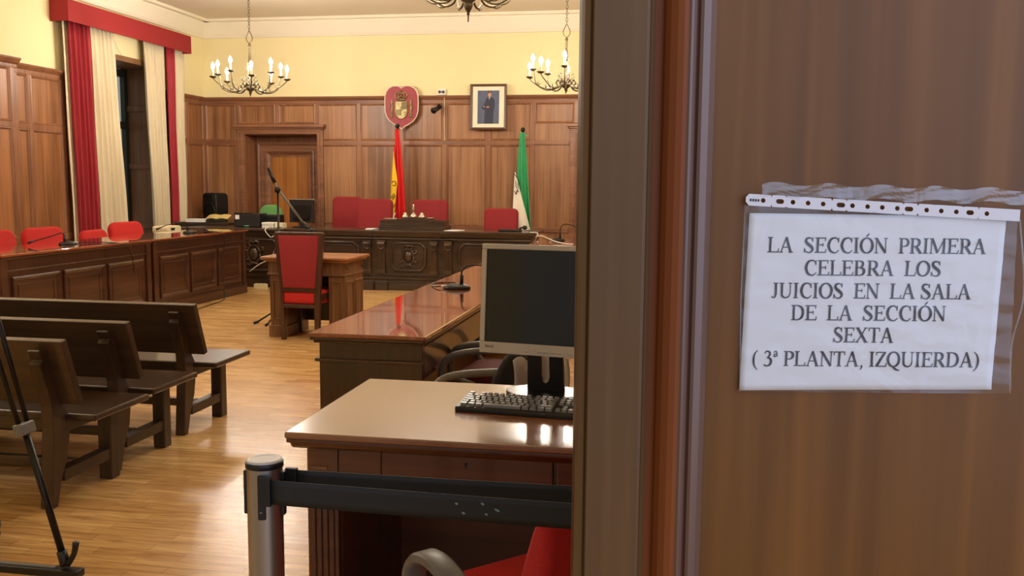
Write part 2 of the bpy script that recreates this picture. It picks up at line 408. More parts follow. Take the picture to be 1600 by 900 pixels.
for i in range(len(ST)-1):
    x0, x1 = ST[i]+.028, ST[i+1]-.028
    if x1-x0 < .2: continue
    dl = x1 > DL0+.02 and x0 < DL1-.03; dr = x1 > DR0-.1 and x0 < DR1+.12
    b.frame(x0, x1, (2.36 if (dl or dr) else WR+.03), WT-.11, MOULD, -.02)
    if not (dl or dr): b.frame(x0, x1, .80, WR-.03, MOULD, -.02)
b.build('panel_moulding', 'stile', root)

# --- the niched doors in the back wall
def niche_door(n, x0, x1, lab, mirror=False):
    r0 = thing('door_%d' % n, lab, 'door', ((x0+x1)/2, YB, 0), kind='structure')
    h = (x1-x0)/2; D = .4
    b = MB()       # lining of the niche
    b.box(-h-.02, -h+.006, -.02, D+.05, 0, DH).box(h-.006, h+.02, -.02, D+.05, 0, DH).box(-h-.02, h+.02, -.02, D+.05, DH-.006, DH+.02)
    b.build('niche_lining', 'stile', r0)
    b = MB()       # architrave: sides and stepped cap
    for s in (-1, 1):
        b.box(*sorted((s*h, s*(h+.10))), -.06, -.021, 0, DH+.05)
        b.box(*sorted((s*(h+.02), s*(h+.05))), -.075, -.06, 0, DH+.03)
    b.box(-h-.1, h+.1, -.06, -.021, DH, DH+.07)
    for k, (d, z0, z1) in enumerate(((.07, DH+.05, DH+.08), (.10, DH+.08, DH+.105), (.135, DH+.105, DH+.15))):
        b.box(-h-.10-.02*k, h+.10+.02*k, -d, -.021, z0, z1)
    b.build('architrave', 'rail', r0, bevel=.006)
    sh = .05       # leaf and frame at the back of the niche
    b = MB(); b.box(-h, h, D+.0, D+.04, 0, DH); b.build('door_board', 'stile', r0)
    fr = [(0, 0), (0, .05), (.02, .06), (.045, .04), (.05, .02), (.12, .015), (.12, .04), (.145, .045), (.17, .02), (.24, -.02), (.24, 0)]
    fx0, fx1 = -h+.03, h-.10
    if mirror: fx0, fx1 = -h+.10, h-.03
    b = MB(); b.frame(fx0, fx1, -.15, 2.085, [(i*.98, hh) for i, hh in fr], D, sign=-1); b.build('frame_moulding', 'rail', r0)
    b = MB(); b.box(fx0+.235, fx1-.235, D-.01, D+.01, .05, 1.85)
    b.build('door_panel', 'doorpanel', r0)
    b = MB(); hx = fx1-.19
    b.lathe([(.0, 0), (.022, 0), (.022, .006), (.008, .01), (.008, .04), (.022, .05), (.024, .06), (.015, .072), (0, .075)], (hx, D-.02, 1.02), 16, Matrix.Rotation(R(90), 3, 'X'))
    b.build('door_knob', 'brass', r0, smooth=True)
    return r0
niche_door(2, DL0, DL1, 'panelled wooden door set in a deep niche in the back wall, left side')
niche_door(3, DR0, DR1, 'panelled wooden door in the back wall, right side, mostly hidden', True)

# --- left panelling
root = thing('trim_5', 'wood panelling along the left wall either side of the window', 'panelling', (XL, 0, 0), kind='structure')
SL = [9.842, 10.443]; SR = [13.40, 13.93]
b = MB()
b.box(.001, .02, 9.4, WY0-.02, 0, WT).box(.001, .02, WY1+.02, YB-.02, 0, WT).box(.001, .02, WY0-.02, WY1+.02, 0, WZ0-.04)
b.box(.001, .10, YN+.2, 9.508, 0, 2.80)
b.build('panel_board', 'panel_y', root)
b = MB()
for y in [9.60]+SL: b.box(.02, .038, y-.028, y+.028, 0, WT-.1)
for y in [12.75]+SR: b.box(.02, .038, y-.028, y+.028, 0, WT-.1)
y = 9.46
while y > 1.6: b.box(.10, .118, y-.035, y+.03, 0, 2.7); y -= .72
b.build('stile', 'stile', root, bevel=.004)
b = MB()
for y0, y1 in ((9.5, 10.52), (WY1+.02, YB-.02)):
    b.box(.02, .040, y0, y1, WR-.03, WR+.03).box(.02, .045, y0, y1, .72, .80).box(.02, .05, y0, y1, 0, .16)
    b.prism([(.001, WT-.11), (.04, WT-.11), (.045, WT-.06), (.06, WT-.05), (.085, WT-.02), (.09, WT), (.001, WT)], y0-.0, y1, 'xz')
b.box(.10, .12, YN+.2, 9.5, WR-.03, WR+.03).box(.10, .125, YN+.2, 9.5, .72, .80).box(.1, .13, YN+.2, 9.5, 0, .16)
b.prism([(.001, 2.70), (.12, 2.70), (.125, 2.74), (.15, 2.75), (.18, 2.79), (.185, 2.81), (.001, 2.81)], YN+.2, 9.54, 'xz')
b.build('rail', 'stile', root, bevel=.004)
b = MB()
for y0, y1 in ((9.628, 9.814), (9.87, 10.415), (12.778, 13.372), (13.428, 13.902)):
    b.frame(y0, y1, WR+.03, WT-.11, MOULD, .02, 'yz', 1); b.frame(y0, y1, .80, WR-.03, MOULD, .02, 'yz', 1)
y = 9.425
while y > 2.3:
    b.frame(y-.65, y, WR+.03, 2.70, MOULD, .10, 'yz', 1); b.frame(y-.65, y, .80, WR-.03, MOULD, .10, 'yz', 1); y -= .72
b.build('panel_moulding', 'stile', root)

# --- right panelling
root = thing('trim_6', 'wood panelling along the right wall, hidden by the door leaf', 'panelling', (XR, 0, 0), kind='structure')
MB().box(-.02, -.001, YN+.2, YB-.1, 0, WT).build('panel_board', 'panel_y', root)
b = MB(); y = YN+.5
while y < YB-.3: b.box(-.038, -.02, y-.03, y+.03, 0, WT-.1); y += .7
b.build('stile', 'stile', root, bevel=.004)
MB().box(-.04, -.02, YN+.2, YB-.1, WR-.03, WR+.03).box(-.04, -.02, YN+.2, YB-.1, .72, .8).box(-.05, -.02, YN+.2, YB-.1, 0, .16).box(-.09, -.001, YN+.2, YB-.1, WT-.05, WT).build('rail', 'stile', root, bevel=.004)

# --- window
root = thing('window_1', 'tall dark window in a wood-lined recess behind the curtains', 'window', (XL, (WY0+WY1)/2, WZ0), kind='structure')
hw = (WY1-WY0)/2; hz = WZ1-WZ0
b = MB()
b.box(-.56, .03, -hw-.02, -hw+.015, 0, hz).box(-.56, .03, hw-.015, hw+.02, 0, hz)
b.box(-.56, .05, -hw-.02, hw+.02, hz-.015, hz+.06).box(-.56, .09, -hw-.02, hw+.02, -.05, .0)
for z in (.4, 1.27, 2.1): b.box(-.5, .0, hw-.04, hw-.015, z, z+.08)
b.box(-.06, 0, hw-.04, hw-.015, 0, hz)
b.build('reveal_lining', 'reveal', root, bevel=.004)
b = MB()
for y in (-hw+.05, -.04, .04, hw-.05): b.box(-.52, -.45, y-.045, y+.045, .02, hz-.02)
for z in (.06, 1.9, hz-.08): b.box(-.52, -.45, -hw+.02, hw-.02, z-.05, z+.05)
b.build('window_frame', 'winframe', root, bevel=.005)
b = MB(); b.box(-.49, -.484, -hw+.05, hw-.05, .05, hz-.06); b.build('window_pane', 'glass', root)
b = MB(); b.tube([(-.44, -.02, 1.0), (-.41, -.02, 1.0), (-.41, -.02, 1.12)], .008, 8); b.build('window_handle', 'brass', root, smooth=True)

# --- foliage outside the window
random.seed(5)
tr = thing('tree', 'green leafy tree outside beyond the window glass', 'tree', (-11.5, 13.6, 0))
MB().tube([(0,0,-.1), (.1,.1,1.2), (0,0,2.6), (.2,-.1,4)], [.16,.12,.09,.05], 8, 4).build('trunk', 'bark', tr, smooth=True)
b = MB()
for i in range(2600):
    a = random.uniform(0, 2*PI); rr0 = random.uniform(.2, 1)**.5
    c = Vector((math.cos(a)*1.6*rr0, math.sin(a)*2.6*rr0, random.uniform(.5, 4.8)))
    u = Vector((random.gauss(0,1), random.gauss(0,1), random.gauss(0,1))).normalized(); v = u.orthogonal().normalized()
    s = random.uniform(.06, .12)
    b.quad(c-u*s, c+v*s*.5, c+u*s, c-v*s*.5)
b.build('foliage', 'leafy', tr)

# ================================================================== ENTRANCE DOOR LEAF (near, right)
LO = Vector((.08695, 1.10935, 0)); LA = R(10)
leaf = thing('door_1', 'near entrance door leaf with a framed panel, seen from the hall', 'door', LO, LA, kind='structure')
S0, S1 = -.1975, .535
LZ = 2.5
b = MB(); b.box(S0, S1, .012, .055, .01, LZ); b.build('leaf_core', 'leaf', leaf, bevel=.002)
def vprof(b, prof, z0, z1):
    b.prism(prof, z0, z1, 'xy')
# hinge and lock stiles and rails around the sunk panel: frame swept as a mitred ring
def ring(b, prof, x0, x1, z0, z1):
    rows = []
    for s, y in prof:
        i = s
        rows.append([b.b.verts.new(p) for p in ((x0+i, y, z0+i), (x1-i, y, z0+i), (x1-i, y, z1-i), (x0+i, y, z1-i))])
    for a, c in zip(rows, rows[1:]):
        for k in range(4): b.b.faces.new((a[k], a[(k+1) % 4], c[(k+1) % 4], c[k]))
b = MB(); ring(b, [(0, .05), (0, .012), (.003, .006), (.009, .004), (.0115, .006), (.0125, 0), (.0135, -.0015), (.073, -.0015), (.0765, 0), (.079, .006), (.084, .0085)], S0, S1, .012, LZ)
b.build('stile_and_rail', 'leaf', leaf)
b = MB(); ring(b, [(.084, .0085), (.0935, .0085), (.0945, .0), (.099, -.008), (.106, -.0135), (.113, -.0150), (.118, -.0145)], S0, S1, .012, LZ)
b.build('bolection_moulding', 'leafdark', leaf, smooth=False)
b = MB(); ring(b, [(.118, -.0145), (.1205, -.0160), (.1235, -.0155), (.1262, -.0125), (.1268, -.006), (.1305, -.004), (.1325, -.0075), (.136, -.0085), (.145, -.003), (.1525, .003), (.1545, .009)], S0, S1, .012, LZ)
b.build('inner_bead', 'leafbead', leaf, smooth=False)
b = MB(); b.box(S0+.15, S1-.15, .0065, .013, .16, LZ-.15); b.build('sunk_panel', 'leafpanel', leaf)
b = MB()
for z in (.35, 1.3, 2.2): b.tube([(S1+.006, .0, z-.05), (S1+.006, .0, z+.05)], .008, 10)
b.build('hinge', 'brass', leaf, smooth=True)

# ------------------------------------------------------------------ the notice in its plastic pocket
def ribbon(b, P, pts, closed=False, n=6):
    """pts = [(x,y,width)]; P maps (x,y)->3-D"""
    V = [Vector((p[0], p[1], p[2])) for p in pts]; q = []
    N = len(V); rng = range(N if closed else N-1)
    for i in rng:
        g = (lambda k: V[k % N]) if closed else (lambda k: V[max(0, min(N-1, k))])
        p0, p1, p2, p3 = g(i-1), g(i), g(i+1), g(i+2)
        for k in range(n):
            t = k/n; q.append(.5*((2*p1)+(p2-p0)*t+(2*p0-5*p1+4*p2-p3)*t*t+(3*p1-p0-3*p2+p3)*t**3))
    q.append(V[0] if closed else V[-1])
    L = []; 
    for i, p in enumerate(q):
        if closed: a, c = q[(i-1) % (len(q)-1)], q[(i+1) % (len(q)-1)]
        else: a, c = q[max(i-1, 0)], q[min(i+1, len(q)-1)]
        d = Vector((c.x-a.x, c.y-a.y)); d.normalize(); nn = Vector((-d.y, d.x))*(max(p.z, 30)*1.1+6)/2
        L.append((b.b.verts.new(P(p.x+nn.x, p.y+nn.y)), b.b.verts.new(P(p.x-nn.x, p.y-nn.y))))
    for a, c in zip(L, L[1:]): b.b.faces.new((a[0], a[1], c[1], c[0]))
def glyph(ch):
    """(advance, [strokes]); stroke = list of (x,y,w), or ('c', list) closed"""
    H = 662; T = 95; t = 34; out = []
    def st(x, y0=0, y1=H, w_=T): out.append([(x, y0, w_), (x, y1, w_)])
    def se(x, y, hl=120): out.append([(x-hl, y+(11 if y < 300 else -11), 24), (x+hl, y+(11 if y < 300 else -11), 24)])
    def hb(y, x0, x1, w_=t): out.append([(x0, y, w_), (x1, y, w_)])
    def di(x0, y0, x1, y1, w_): out.append([(x0, y0, w_), (x1, y1, w_)])
    def cv(*p): out.append(list(p))
    O = [(361+290*math.cos(a), 331+325*math.sin(a), 46+68*abs(math.cos(a))**1.5) for a in [2*PI*k/16 for k in range(16)]]
    P_ = lambda: cv((165,643,35),(340,643,38),(470,585,90),(505,475,108),(465,365,84),(330,308,36),(165,308,28))
    if ch == 'A': di(112,0,352,668,40); di(350,668,602,0,104); hb(228,195,500,32); se(108,0,92); se(606,0,108); a = 722
    elif ch == 'B': st(165); se(100,0,60); se(100,H,60); cv((165,643,35),(330,643,38),(450,595,82),(475,505,102),(440,412,72),(330,358,34),(165,352,30)); cv((300,354,30),(400,340,45),(520,280,95),(545,185,110),(500,75,82),(370,20,38),(165,20,35)); a = 667
    elif ch == 'C': cv((600,470,18),(565,580,34),(480,645,42),(370,655,52),(200,575,92),(108,335,116),(200,95,92),(370,8,52),(500,15,42),(630,120,20)); di(604,450,604,672,24); a = 667
    elif ch == 'D': st(165); se(100,0,60); se(100,H,60); cv((165,643,35),(370,643,40),(560,555,88),(632,335,114),(560,115,88),(370,20,40),(165,20,35)); a = 722
    elif ch == 'E': st(165); hb(646,30,550); hb(348,165,430); hb(17,30,575); di(540,520,556,662,24); di(432,270,432,425,22); di(572,0,604,160,24); a = 611
    elif ch == 'I': st(166); se(166,0); se(166,H); a = 333
    elif ch == 'J': st(240,130,H); cv((240,160,96),(215,45,66),(140,0,36),(85,20,40),(50,60,74)); se(240,H,118); a = 389
    elif ch == 'L': st(165); se(165,H,125); hb(17,30,575); di(572,0,604,170,24); a = 611
    elif ch == 'M': st(122,0,H,34); se(122,0,88); se(100,H,80); di(150,655,448,30,100); di(438,20,765,655,34); st(755); se(755,0,112); se(790,H,80); a = 889
    elif ch == 'N': st(130,0,H,34); se(130,0,92); se(90,H,78); di(110,655,598,12,98); st(598,0,H,34); se(598,H,92); a = 722
    elif ch in 'OÓ': out.append(('c', O)); a = 722
    elif ch == 'Q': out.append(('c', O)); cv((330,0,50),(450,-95,80),(580,-150,60),(700,-158,20)); a = 722
    elif ch == 'P': st(165); se(165,0,125); se(100,H,60); P_(); a = 556
    elif ch == 'R': st(165); se(165,0,125); se(100,H,60); P_(); di(330,325,590,8,104); se(610,0,62); a = 667
    elif ch == 'S': cv((452,500,18),(420,600,34),(300,652,46),(160,610,84),(118,505,104),(190,405,116),(320,320,122),(440,220,116),(462,120,94),(380,28,54),(270,5,42),(130,55,36),(62,190,18)); di(458,480,458,672,22); di(60,-8,60,195,22); a = 556
    elif ch == 'T': st(306); se(306,0,125); hb(646,25,585); di(24,505,36,662,22); di(588,505,576,662,22); a = 611
    elif ch == 'U': st(160,240,H); se(160,H,120); cv((160,260,95),(185,95,84),(350,8,54),(520,60,44),(590,200,36),(594,320,34)); st(594,300,H,34); se(594,H,92); a = 722
    elif ch == 'X': di(130,655,600,8,106); di(570,655,130,8,40); se(130,H,112); se(590,H,92); se(120,0,92); se(610,0,112); a = 722
    elif ch == 'Z': hb(644,70,560); hb(18,30,575); di(515,645,85,18,98); di(70,510,80,662,22); di(600,165,575,0,24); a = 611
    elif ch == '3': cv((75,545,16),(150,635,50),(245,650,58),(345,590,84),(335,480,74),(230,380,30)); cv((190,372,22),(350,330,76),(415,215,104),(360,60,84),(220,-2,50),(100,20,56),(50,50,50)); a = 500
    elif ch == 'ª': cv((55,590,44),(110,655,30),(170,650,34),(205,590,46),(205,470,46),(250,430,24)); cv((200,560,22),(95,515,36),(62,455,46),(120,415,38),(200,460,24)); a = 290
    elif ch == '(': cv((295,690,14),(140,520,58),(85,255,86),(140,-10,58),(295,-180,14)); a = 333
    elif ch == ')': cv((38,690,14),(193,520,58),(248,255,86),(193,-10,58),(38,-180,14)); a = 333
    elif ch == ',': cv((115,45,96),(150,-10,70),(130,-80,40),(70,-140,14)); a = 250
    else: a = 250
    if ch == 'Ó': di(330,725,460,850,50)
    return a, out
def line_of_text(b, txt, u0, u1, base, cap):
    tot = sum(glyph(c)[0] for c in txt); k = (u1-u0)/tot; kz = cap/662; x = 0
    for c in txt:
        a, ss = glyph(c)
        for s in ss:
            cl = isinstance(s, tuple); pts = s[1] if cl else s
            ribbon(b, lambda px, py: (u0+(x+px)*k, .0018+wob((u0+(x+px)*k)/.299, (nz0-base-py*kz)/.2095, .0007), base+py*kz), pts, cl, 5 if len(pts) > 2 else 6)
        x += a
nz0 = 1.41862
pocket = thing('plastic_pocket', 'clear punched plastic pocket taped to the near door leaf', 'plastic pocket', LO, LA)
sheet = thing('notice_sheet', 'white paper notice with black capitals inside the clear pocket on the door', 'notice')
sheet.location = LO; sheet.rotation_euler = (0, 0, LA)
random.seed(2)
def wob(u, v, a=.0012):
    return a*(math.sin(u*31+v*17)+math.sin(u*13-v*41+1.3)+math.sin(v*67+u*7))/3
b = MB(); b.grid(lambda u, v: (u*.299 - v*.0045,   .0025+wob(u, v, .0007), nz0 - .0008*u*.0 - v*.2095 - (1-v)*u*.0015 + v*u*.003), 40, 28)
b.build('paper', 'paper', sheet, smooth=True, solid=.0002)
b = MB()
def U(x, y): return (x-1172)*.000748 + (y-333)*0
def V(y, x): return nz0 - (y - (333+.0125*(x-1172)))/1322
for txt, xa, xb, yb in (('LA  SECCIÓN  PRIMERA', 1201, 1543, 395.5), ('CELEBRA  LOS', 1260, 1475, 430.5), ('JUICIOS  EN  LA SALA', 1210, 1524, 466), ('DE  LA  SECCIÓN', 1242, 1487, 500.5), ('SEXTA', 1310, 1406, 535), ('( 3ª PLANTA, IZQUIERDA)', 1184, 1544, 573)):
    line_of_text(b, txt, U(xa, 0), U(xb, 0), V(yb, (xa+xb)/2), .0176)
b.build('lettering', 'ink', sheet, solid=.0001)
# pocket body: film in front, edges and flap
b = MB()
b.grid(lambda u, v: (-.006+u*(.316+.004*v) + (1-v)*0, -.0012+wob(u+.3, v, .0015), nz0+.009-.012*u*(1-v) - v*.2195 + 0.0*u), 36, 26)
b.build('film', 'pocket', pocket, smooth=True)
b = MB()
b.tube([(-.0065, -.001, nz0+.01), (-.0075, -.0015, nz0-.1), (-.0045, -.001, nz0-.2105)], .0009, 5)
b.build('welded_edge', 'tape', pocket, smooth=True)
b = MB()
b.tube([(.3125, -.001, nz0-.004), (.322, -.0035, nz0-.09), (.3135, -.001, nz0-.15), (.3155, -.001, nz0-.2105)], .0011, 5, 6)
b.build('welded_edge', 'tape', pocket, smooth=True)
# punched strip
b = MB(); L_, Hs = .318, .0135
def sp(u, v): return (-.006+u, -.0022, nz0+.0225-.016*u/L_*1.0 - v)
holes = [(.020,.0032,0), (.0395,.0032,.0035), (.0545,.0032,0), (.072,.0032,0), (.0895,.0032,0), (.110,.0032,.004), (.1235,.0032,0), (.141,.0032,0), (.158,.0032,0), (.1755,.0032,0), (.189,.0032,.004), (.2095,.0032,0), (.2265,.0032,0), (.244,.0032,0), (.260,.0032,.003), (.2795,.0032,0)]
edges = [0] + [(holes[i][0]+holes[i+1][0])/2 for i in range(len(holes)-1)] + [.296]
for i, (cx, r0, ex) in enumerate(holes):
    x0, x1 = edges[i], edges[i+1]; n = 24; A = []; B = []
    r0 = .0027
    for k in range(n):
        a = 2*PI*(k+.5)/n; ca, sa = math.cos(a), math.sin(a)
        A.append(b.b.verts.new(sp(cx+r0*ca+(ex*.55 if ca > 0 else -ex*.55), Hs/2+r0*sa)))
        tt = min(((x1-cx) if ca > 0 else (cx-x0))/max(abs(ca), 1e-6), (Hs/2)/max(abs(sa), 1e-6))
        B.append(b.b.verts.new(sp(cx+ca*tt, Hs/2+sa*tt)))
    for k in range(n): b.b.faces.new((A[k], A[(k+1) % n], B[(k+1) % n], B[k]))
b.quad(sp(.296, 0), sp(L_, 0), sp(L_, Hs), sp(.296, Hs))
b.build('punched_strip', 'stripw', pocket, solid=.0002)
b = MB()
for k, x in enumerate((.0045, .0075, .0105, .0135)): b.quad(*[sp(x+dx, .0055+dz)[:1]+(-.0026,)+sp(x+dx, .0055+dz)[2:] for dx, dz in ((0,0),(.002,0),(.002,.003),(0,.003))])
b.build('small_print', 'ink', pocket)
b = MB()
b.grid(lambda u, v: (.012+u*.305, -.0034+.0016*math.sin(u*23+v*5)*math.sin(v*9+u*40), nz0+.0345-.005*u - v*.016+.002*math.sin(u*31)), 60, 6)
b.build('adhesive_tape', 'tape', pocket, smooth=True)

# ================================================================== CURTAINS AND PELMET
def curtain(name, label, x, t0, t1, b0, b1, mat, folds, amp, grp, z0=.06, z1=3.42):
    def fn(u, v):
        y = (t0+(t1-t0)*u)*(1-v) + (b0+(b1-b0)*u)*v
        ph = u*folds*2*PI + .5*math.sin(u*9+1)
        return (x + amp*math.sin(ph)*(.75+.25*math.sin(v*3)) + .006*math.sin(v*11+u*20), y+.012*math.cos(ph)*1.0, z1+(z0-z1)*v)
    o = MB().grid(fn, folds*12, 14).build(name, mat, smooth=True, solid=.004)
    return tag(o, label, 'curtain', grp)
PG = 'drapes at the window'
curtain('curtain', 'narrow cream drape edge left of the left red velvet drape', -7.345, 10.37, 10.47, 10.45, 10.56, 'cream', 1, .008, None)
curtain('curtain', 'wide red velvet drape on the left side of the window', -7.31, 10.42, 10.88, 10.51, 10.96, 'redcurtain', 5, .035, None)
curtain('curtain', 'cream drape between the wide red drape and the window opening', -7.33, 10.88, 11.41, 10.96, 11.66, 'cream', 6, .03, None)
curtain('curtain', 'cream drape right of the window opening, beside the narrow red drape', -7.33, 12.09, 12.64, 12.27, 12.70, 'cream', 6, .03, None)
curtain('curtain', 'narrow red velvet drape on the right side of the window', -7.31, 12.64, 12.90, 12.70, 12.90, 'redcurtain', 3, .025, None)
curtain('curtain', 'cream drape at the far right end under the pelmet', -7.33, 12.90, 13.20, 12.90, 13.15, 'cream', 3, .025, None)
b = MB()
b.box(-7.215, -7.2, 10.31, 13.2, 3.35, 3.605).box(-7.449, -7.2, 10.31, 10.325, 3.35, 3.605).box(-7.449, -7.2, 13.185, 13.2, 3.35, 3.605).box(-7.449, -7.2, 10.31, 13.2, 3.585, 3.605)
tag(b.build('pelmet', 'pelmet', bevel=.003), 'red felt covered pelmet box above the window drapes', 'pelmet')
tag(MB().tube([(-7.42, 11.55, 3.33), (-7.42, 11.75, 3.12), (-7.42, 11.98, 3.09)], .004, 6, 6).build('hanging_cord', 'cream'), 'thin curtain cord hanging on the yellow wall above the window', 'cord')

# ================================================================== CHANDELIERS
def chandelier_proto():
    """origin at the tip of the bottom finial"""
    t = thing('chandelier', '', 'chandelier', (0,0,0), 0, 'brass candle chandeliers')
    b = MB()
    b.lathe([(0,0),(.006,.0),(.008,.03),(.02,.04),(.014,.055),(.045,.075),(.062,.10),(.055,.125),(.03,.14),(.022,.16),(.03,.18),(.018,.2),(.014,.26),(.03,.285),(.02,.31),(.016,.37),(.026,.385),(.036,.40),(.022,.43),(.013,.50),(.012,.60),(.02,.62),(.01,.64),(0,.645)], (0,0,0), 16)
    b.build('stem', 'brass', t, smooth=True)
    n = 10
    for k in range(n):
        a = 2*PI*k/n + .16; L = .46 if k % 2 == 0 else .40; zt = .20 if k % 2 == 0 else .26
        ca, sa = math.cos(a), math.sin(a)
        pts = [(.04, .12), (.10, .155), (.12, .12), (.10, .09), (.16, .055), (.26, .055), (.36, .11), (L-.02, zt-.03), (L, zt)]
        b = MB(); b.tube([(r*ca, r*sa, z) for r, z in pts], [.010,.009,.009,.009,.010,.009,.008,.007,.007], 6, 4)
        for r, z in ((.24, .06), (.33, .09)):      # small leaf curls
            b.tube([(r*ca, r*sa, z), ((r+.01)*ca, (r+.01)*sa, z+.03), ((r-.015)*ca, (r-.015)*sa, z+.045)], [.006,.005,.002], 5, 2)
        arm = b.build('arm', 'brass', t, smooth=True)
        b = MB(); b.lathe([(.008,-.012),(.03,-.004),(.043,.008),(.046,.014),(.03,.012),(.012,.006)], (L*ca, L*sa, zt), 14)
        b.build('drip_pan', 'brass', arm, smooth=True)
        b = MB(); b.lathe([(.0115,.0),(.0115,.09),(.009,.095)], (L*ca, L*sa, zt+.006), 10); b.build('candle_sleeve', 'candle', arm, smooth=True)
        b = MB(); b.lathe([(.008,0),(.017,.012),(.022,.030),(.018,.05),(.009,.068),(.002,.078)], (L*ca, L*sa, zt+.10), 8); b.build('bulb', 'bulb', arm, smooth=True)
    for k in range(5):      # crown of small scrolls round the hub
        a = 2*PI*k/5; ca, sa = math.cos(a), math.sin(a)
        MB().tube([(r*ca, r*sa, z) for r, z in ((.03,.14),(.07,.17),(.10,.20),(.09,.23),(.065,.22),(.07,.20))], .006, 5, 3).build('scroll', 'brass', t, smooth=True)
    # hanging hook (heart-shaped link) and chain
    b = MB(); b.tube([(0,0,.64),(.03,0,.67),(.04,0,.71),(.02,0,.76),(0,0,.79),(-.02,0,.76),(-.04,0,.71),(-.03,0,.67),(0,0,.64)], .005, 6, 4); b.build('hook', 'brass', t, smooth=True)
    b = MB(); z = .80; k = 0
    while z < ZC-2.53:
        d = (.011, 0) if k % 2 else (0, .011)
        b.tube([(0,0,z-.012),(d[0],d[1],z),(d[0],d[1],z+.02),(0,0,z+.032),(-d[0],-d[1],z+.02),(-d[0],-d[1],z),(0,0,z-.012)], .0032, 5, 2); z += .036; k += 1
    b.build('chain', 'brass', t, smooth=True)
    b = MB(); zt = ZC-2.51; b.lathe([(0,zt-.07),(.02,zt-.065),(.05,zt-.03),(.06,zt-.002)], (0,0,0), 16); b.build('ceiling_rose', 'brass', t, smooth=True)
    return t
ch = chandelier_proto()
ch['label'] = 'lit brass candle chandelier at the back left, hanging above the niched door'
ch.location = (-5.225, 11.0, 2.505)
dup(ch, (-1.285, 11.0, 2.505), R(13), 'lit brass candle chandelier at the back right, half hidden by the door leaf')
dup(ch, (-6.15, 5.5, 2.505), R(7), 'brass chandelier added out of view over the left desks, for its light')  # unseen extra chandelier, added only for its light
# nearer one: only its underside shows; it has a heavier turned bowl and a long spike
c2 = thing('chandelier', 'nearer brass chandelier, only its underside in view at the top edge', 'chandelier', (-1.43, 6.4, 2.555), R(5))
b = MB(); b.lathe([(0,0),(.004,0),(.005,.045),(.012,.05),(.008,.06),(.024,.085),(.035,.11),(.03,.125),(.05,.14),(.062,.18),(.058,.24),(.03,.27),(.025,.40),(.02,.6),(.03,.65),(.012,.7),(0,.72)], (0,0,0), 20); b.build('stem', 'brass', c2, smooth=True)
for k in range(10):
    a = 2*PI*k/10+.1; ca, sa = math.cos(a), math.sin(a); L = .46; zt = .32
    b = MB(); b.tube([(r*ca, r*sa, z) for r, z in ((.05,.23),(.09,.24),(.10,.19),(.13,.14),(.2,.125),(.27,.16),(.32,.22),(.37,.23),(.44,.26),(L,zt))], .0085, 7, 4)
    b.tube([(r*ca, r*sa, z) for r, z in ((.2,.125),(.24,.12),(.28,.14),(.29,.165))], [.007,.006,.005,.003], 5, 3)
    arm = b.build('arm', 'brass', c2, smooth=True)
    MB().lathe([(.008,-.012),(.03,-.004),(.043,.008),(.046,.014),(.03,.012),(.012,.006)], (L*ca, L*sa, zt), 14).build('drip_pan', 'brass', arm, smooth=True)
    MB().lathe([(.0115,.0),(.0115,.09),(.009,.095)], (L*ca, L*sa, zt+.006), 10).build('candle_sleeve', 'candle', arm, smooth=True)
    MB().lathe([(.008,0),(.017,.012),(.022,.030),(.018,.05),(.009,.068),(.002,.078)], (L*ca, L*sa, zt+.10), 8).build('bulb', 'bulb', arm, smooth=True)
MB().tube([(0,0,.7),(0,0,ZC-2.557)], .006, 6).build('chain', 'brass', c2)

# ================================================================== JUDGES' BENCH
JY = 12.05; JT = .812
jb = thing('judges_bench', 'long dark carved oak bench of the judges across the back of the room', 'bench', (-3.49, JY, 0))
def jx(x): return x+3.49
b = MB()
b.box(jx(-5.2), jx(-1.84), .04, .10, .05, JT-.05)          # front board
b.box(jx(-1.87), jx(-1.84), .04, .75, .05, JT-.05).box(jx(-5.2), jx(-5.17), .1, .75, .05, JT-.05)
b.build('front_board', 'dark', jb)
b = MB()
b.box(jx(-5.25), jx(-1.79), -.03, .80, JT-.035, JT)
b.prism([(.0, JT-.08), (-.01, JT-.06), (-.03, JT-.035), (.06, JT-.035), (.06, JT-.08)], jx(-5.23), jx(-1.81), 'yz')
b.build('top_board', 'dark', jb, bevel=.006)
b = MB()
b.box(jx(-5.22), jx(-1.81), 0, .12, 0, .10).box(jx(-5.21), jx(-1.82), .01, .1, .1, .125).box(jx(-5.2), jx(-1.83), .015, .1, .15, .18).box(jx(-5.2), jx(-1.83), .02, .1, .2, .225)
for x0, x1 in ((-4.17, -3.99), (-3.97, -3.80), (-3.25, -3.08), (-3.06, -2.88)): b.box(jx(x0), jx(x1), -.03, .06, 0, .12)
b.build('plinth', 'dark', jb, bevel=.006)
b = MB()
for x in [i*.03 for i in range(int((5.2-1.85)/.03))]: b.box(jx(-5.19+x), jx(-5.19+x+.018), .008, .02, .19, .205)
b.build('dentil_row', 'dark', jb)
b = MB(); b.prism([(.04,.68),(.02,.69),(.015,.70),(.02,.715),(.04,.72)], jx(-5.2), jx(-1.84), 'yz'); b.build('frieze_moulding', 'dark', jb)
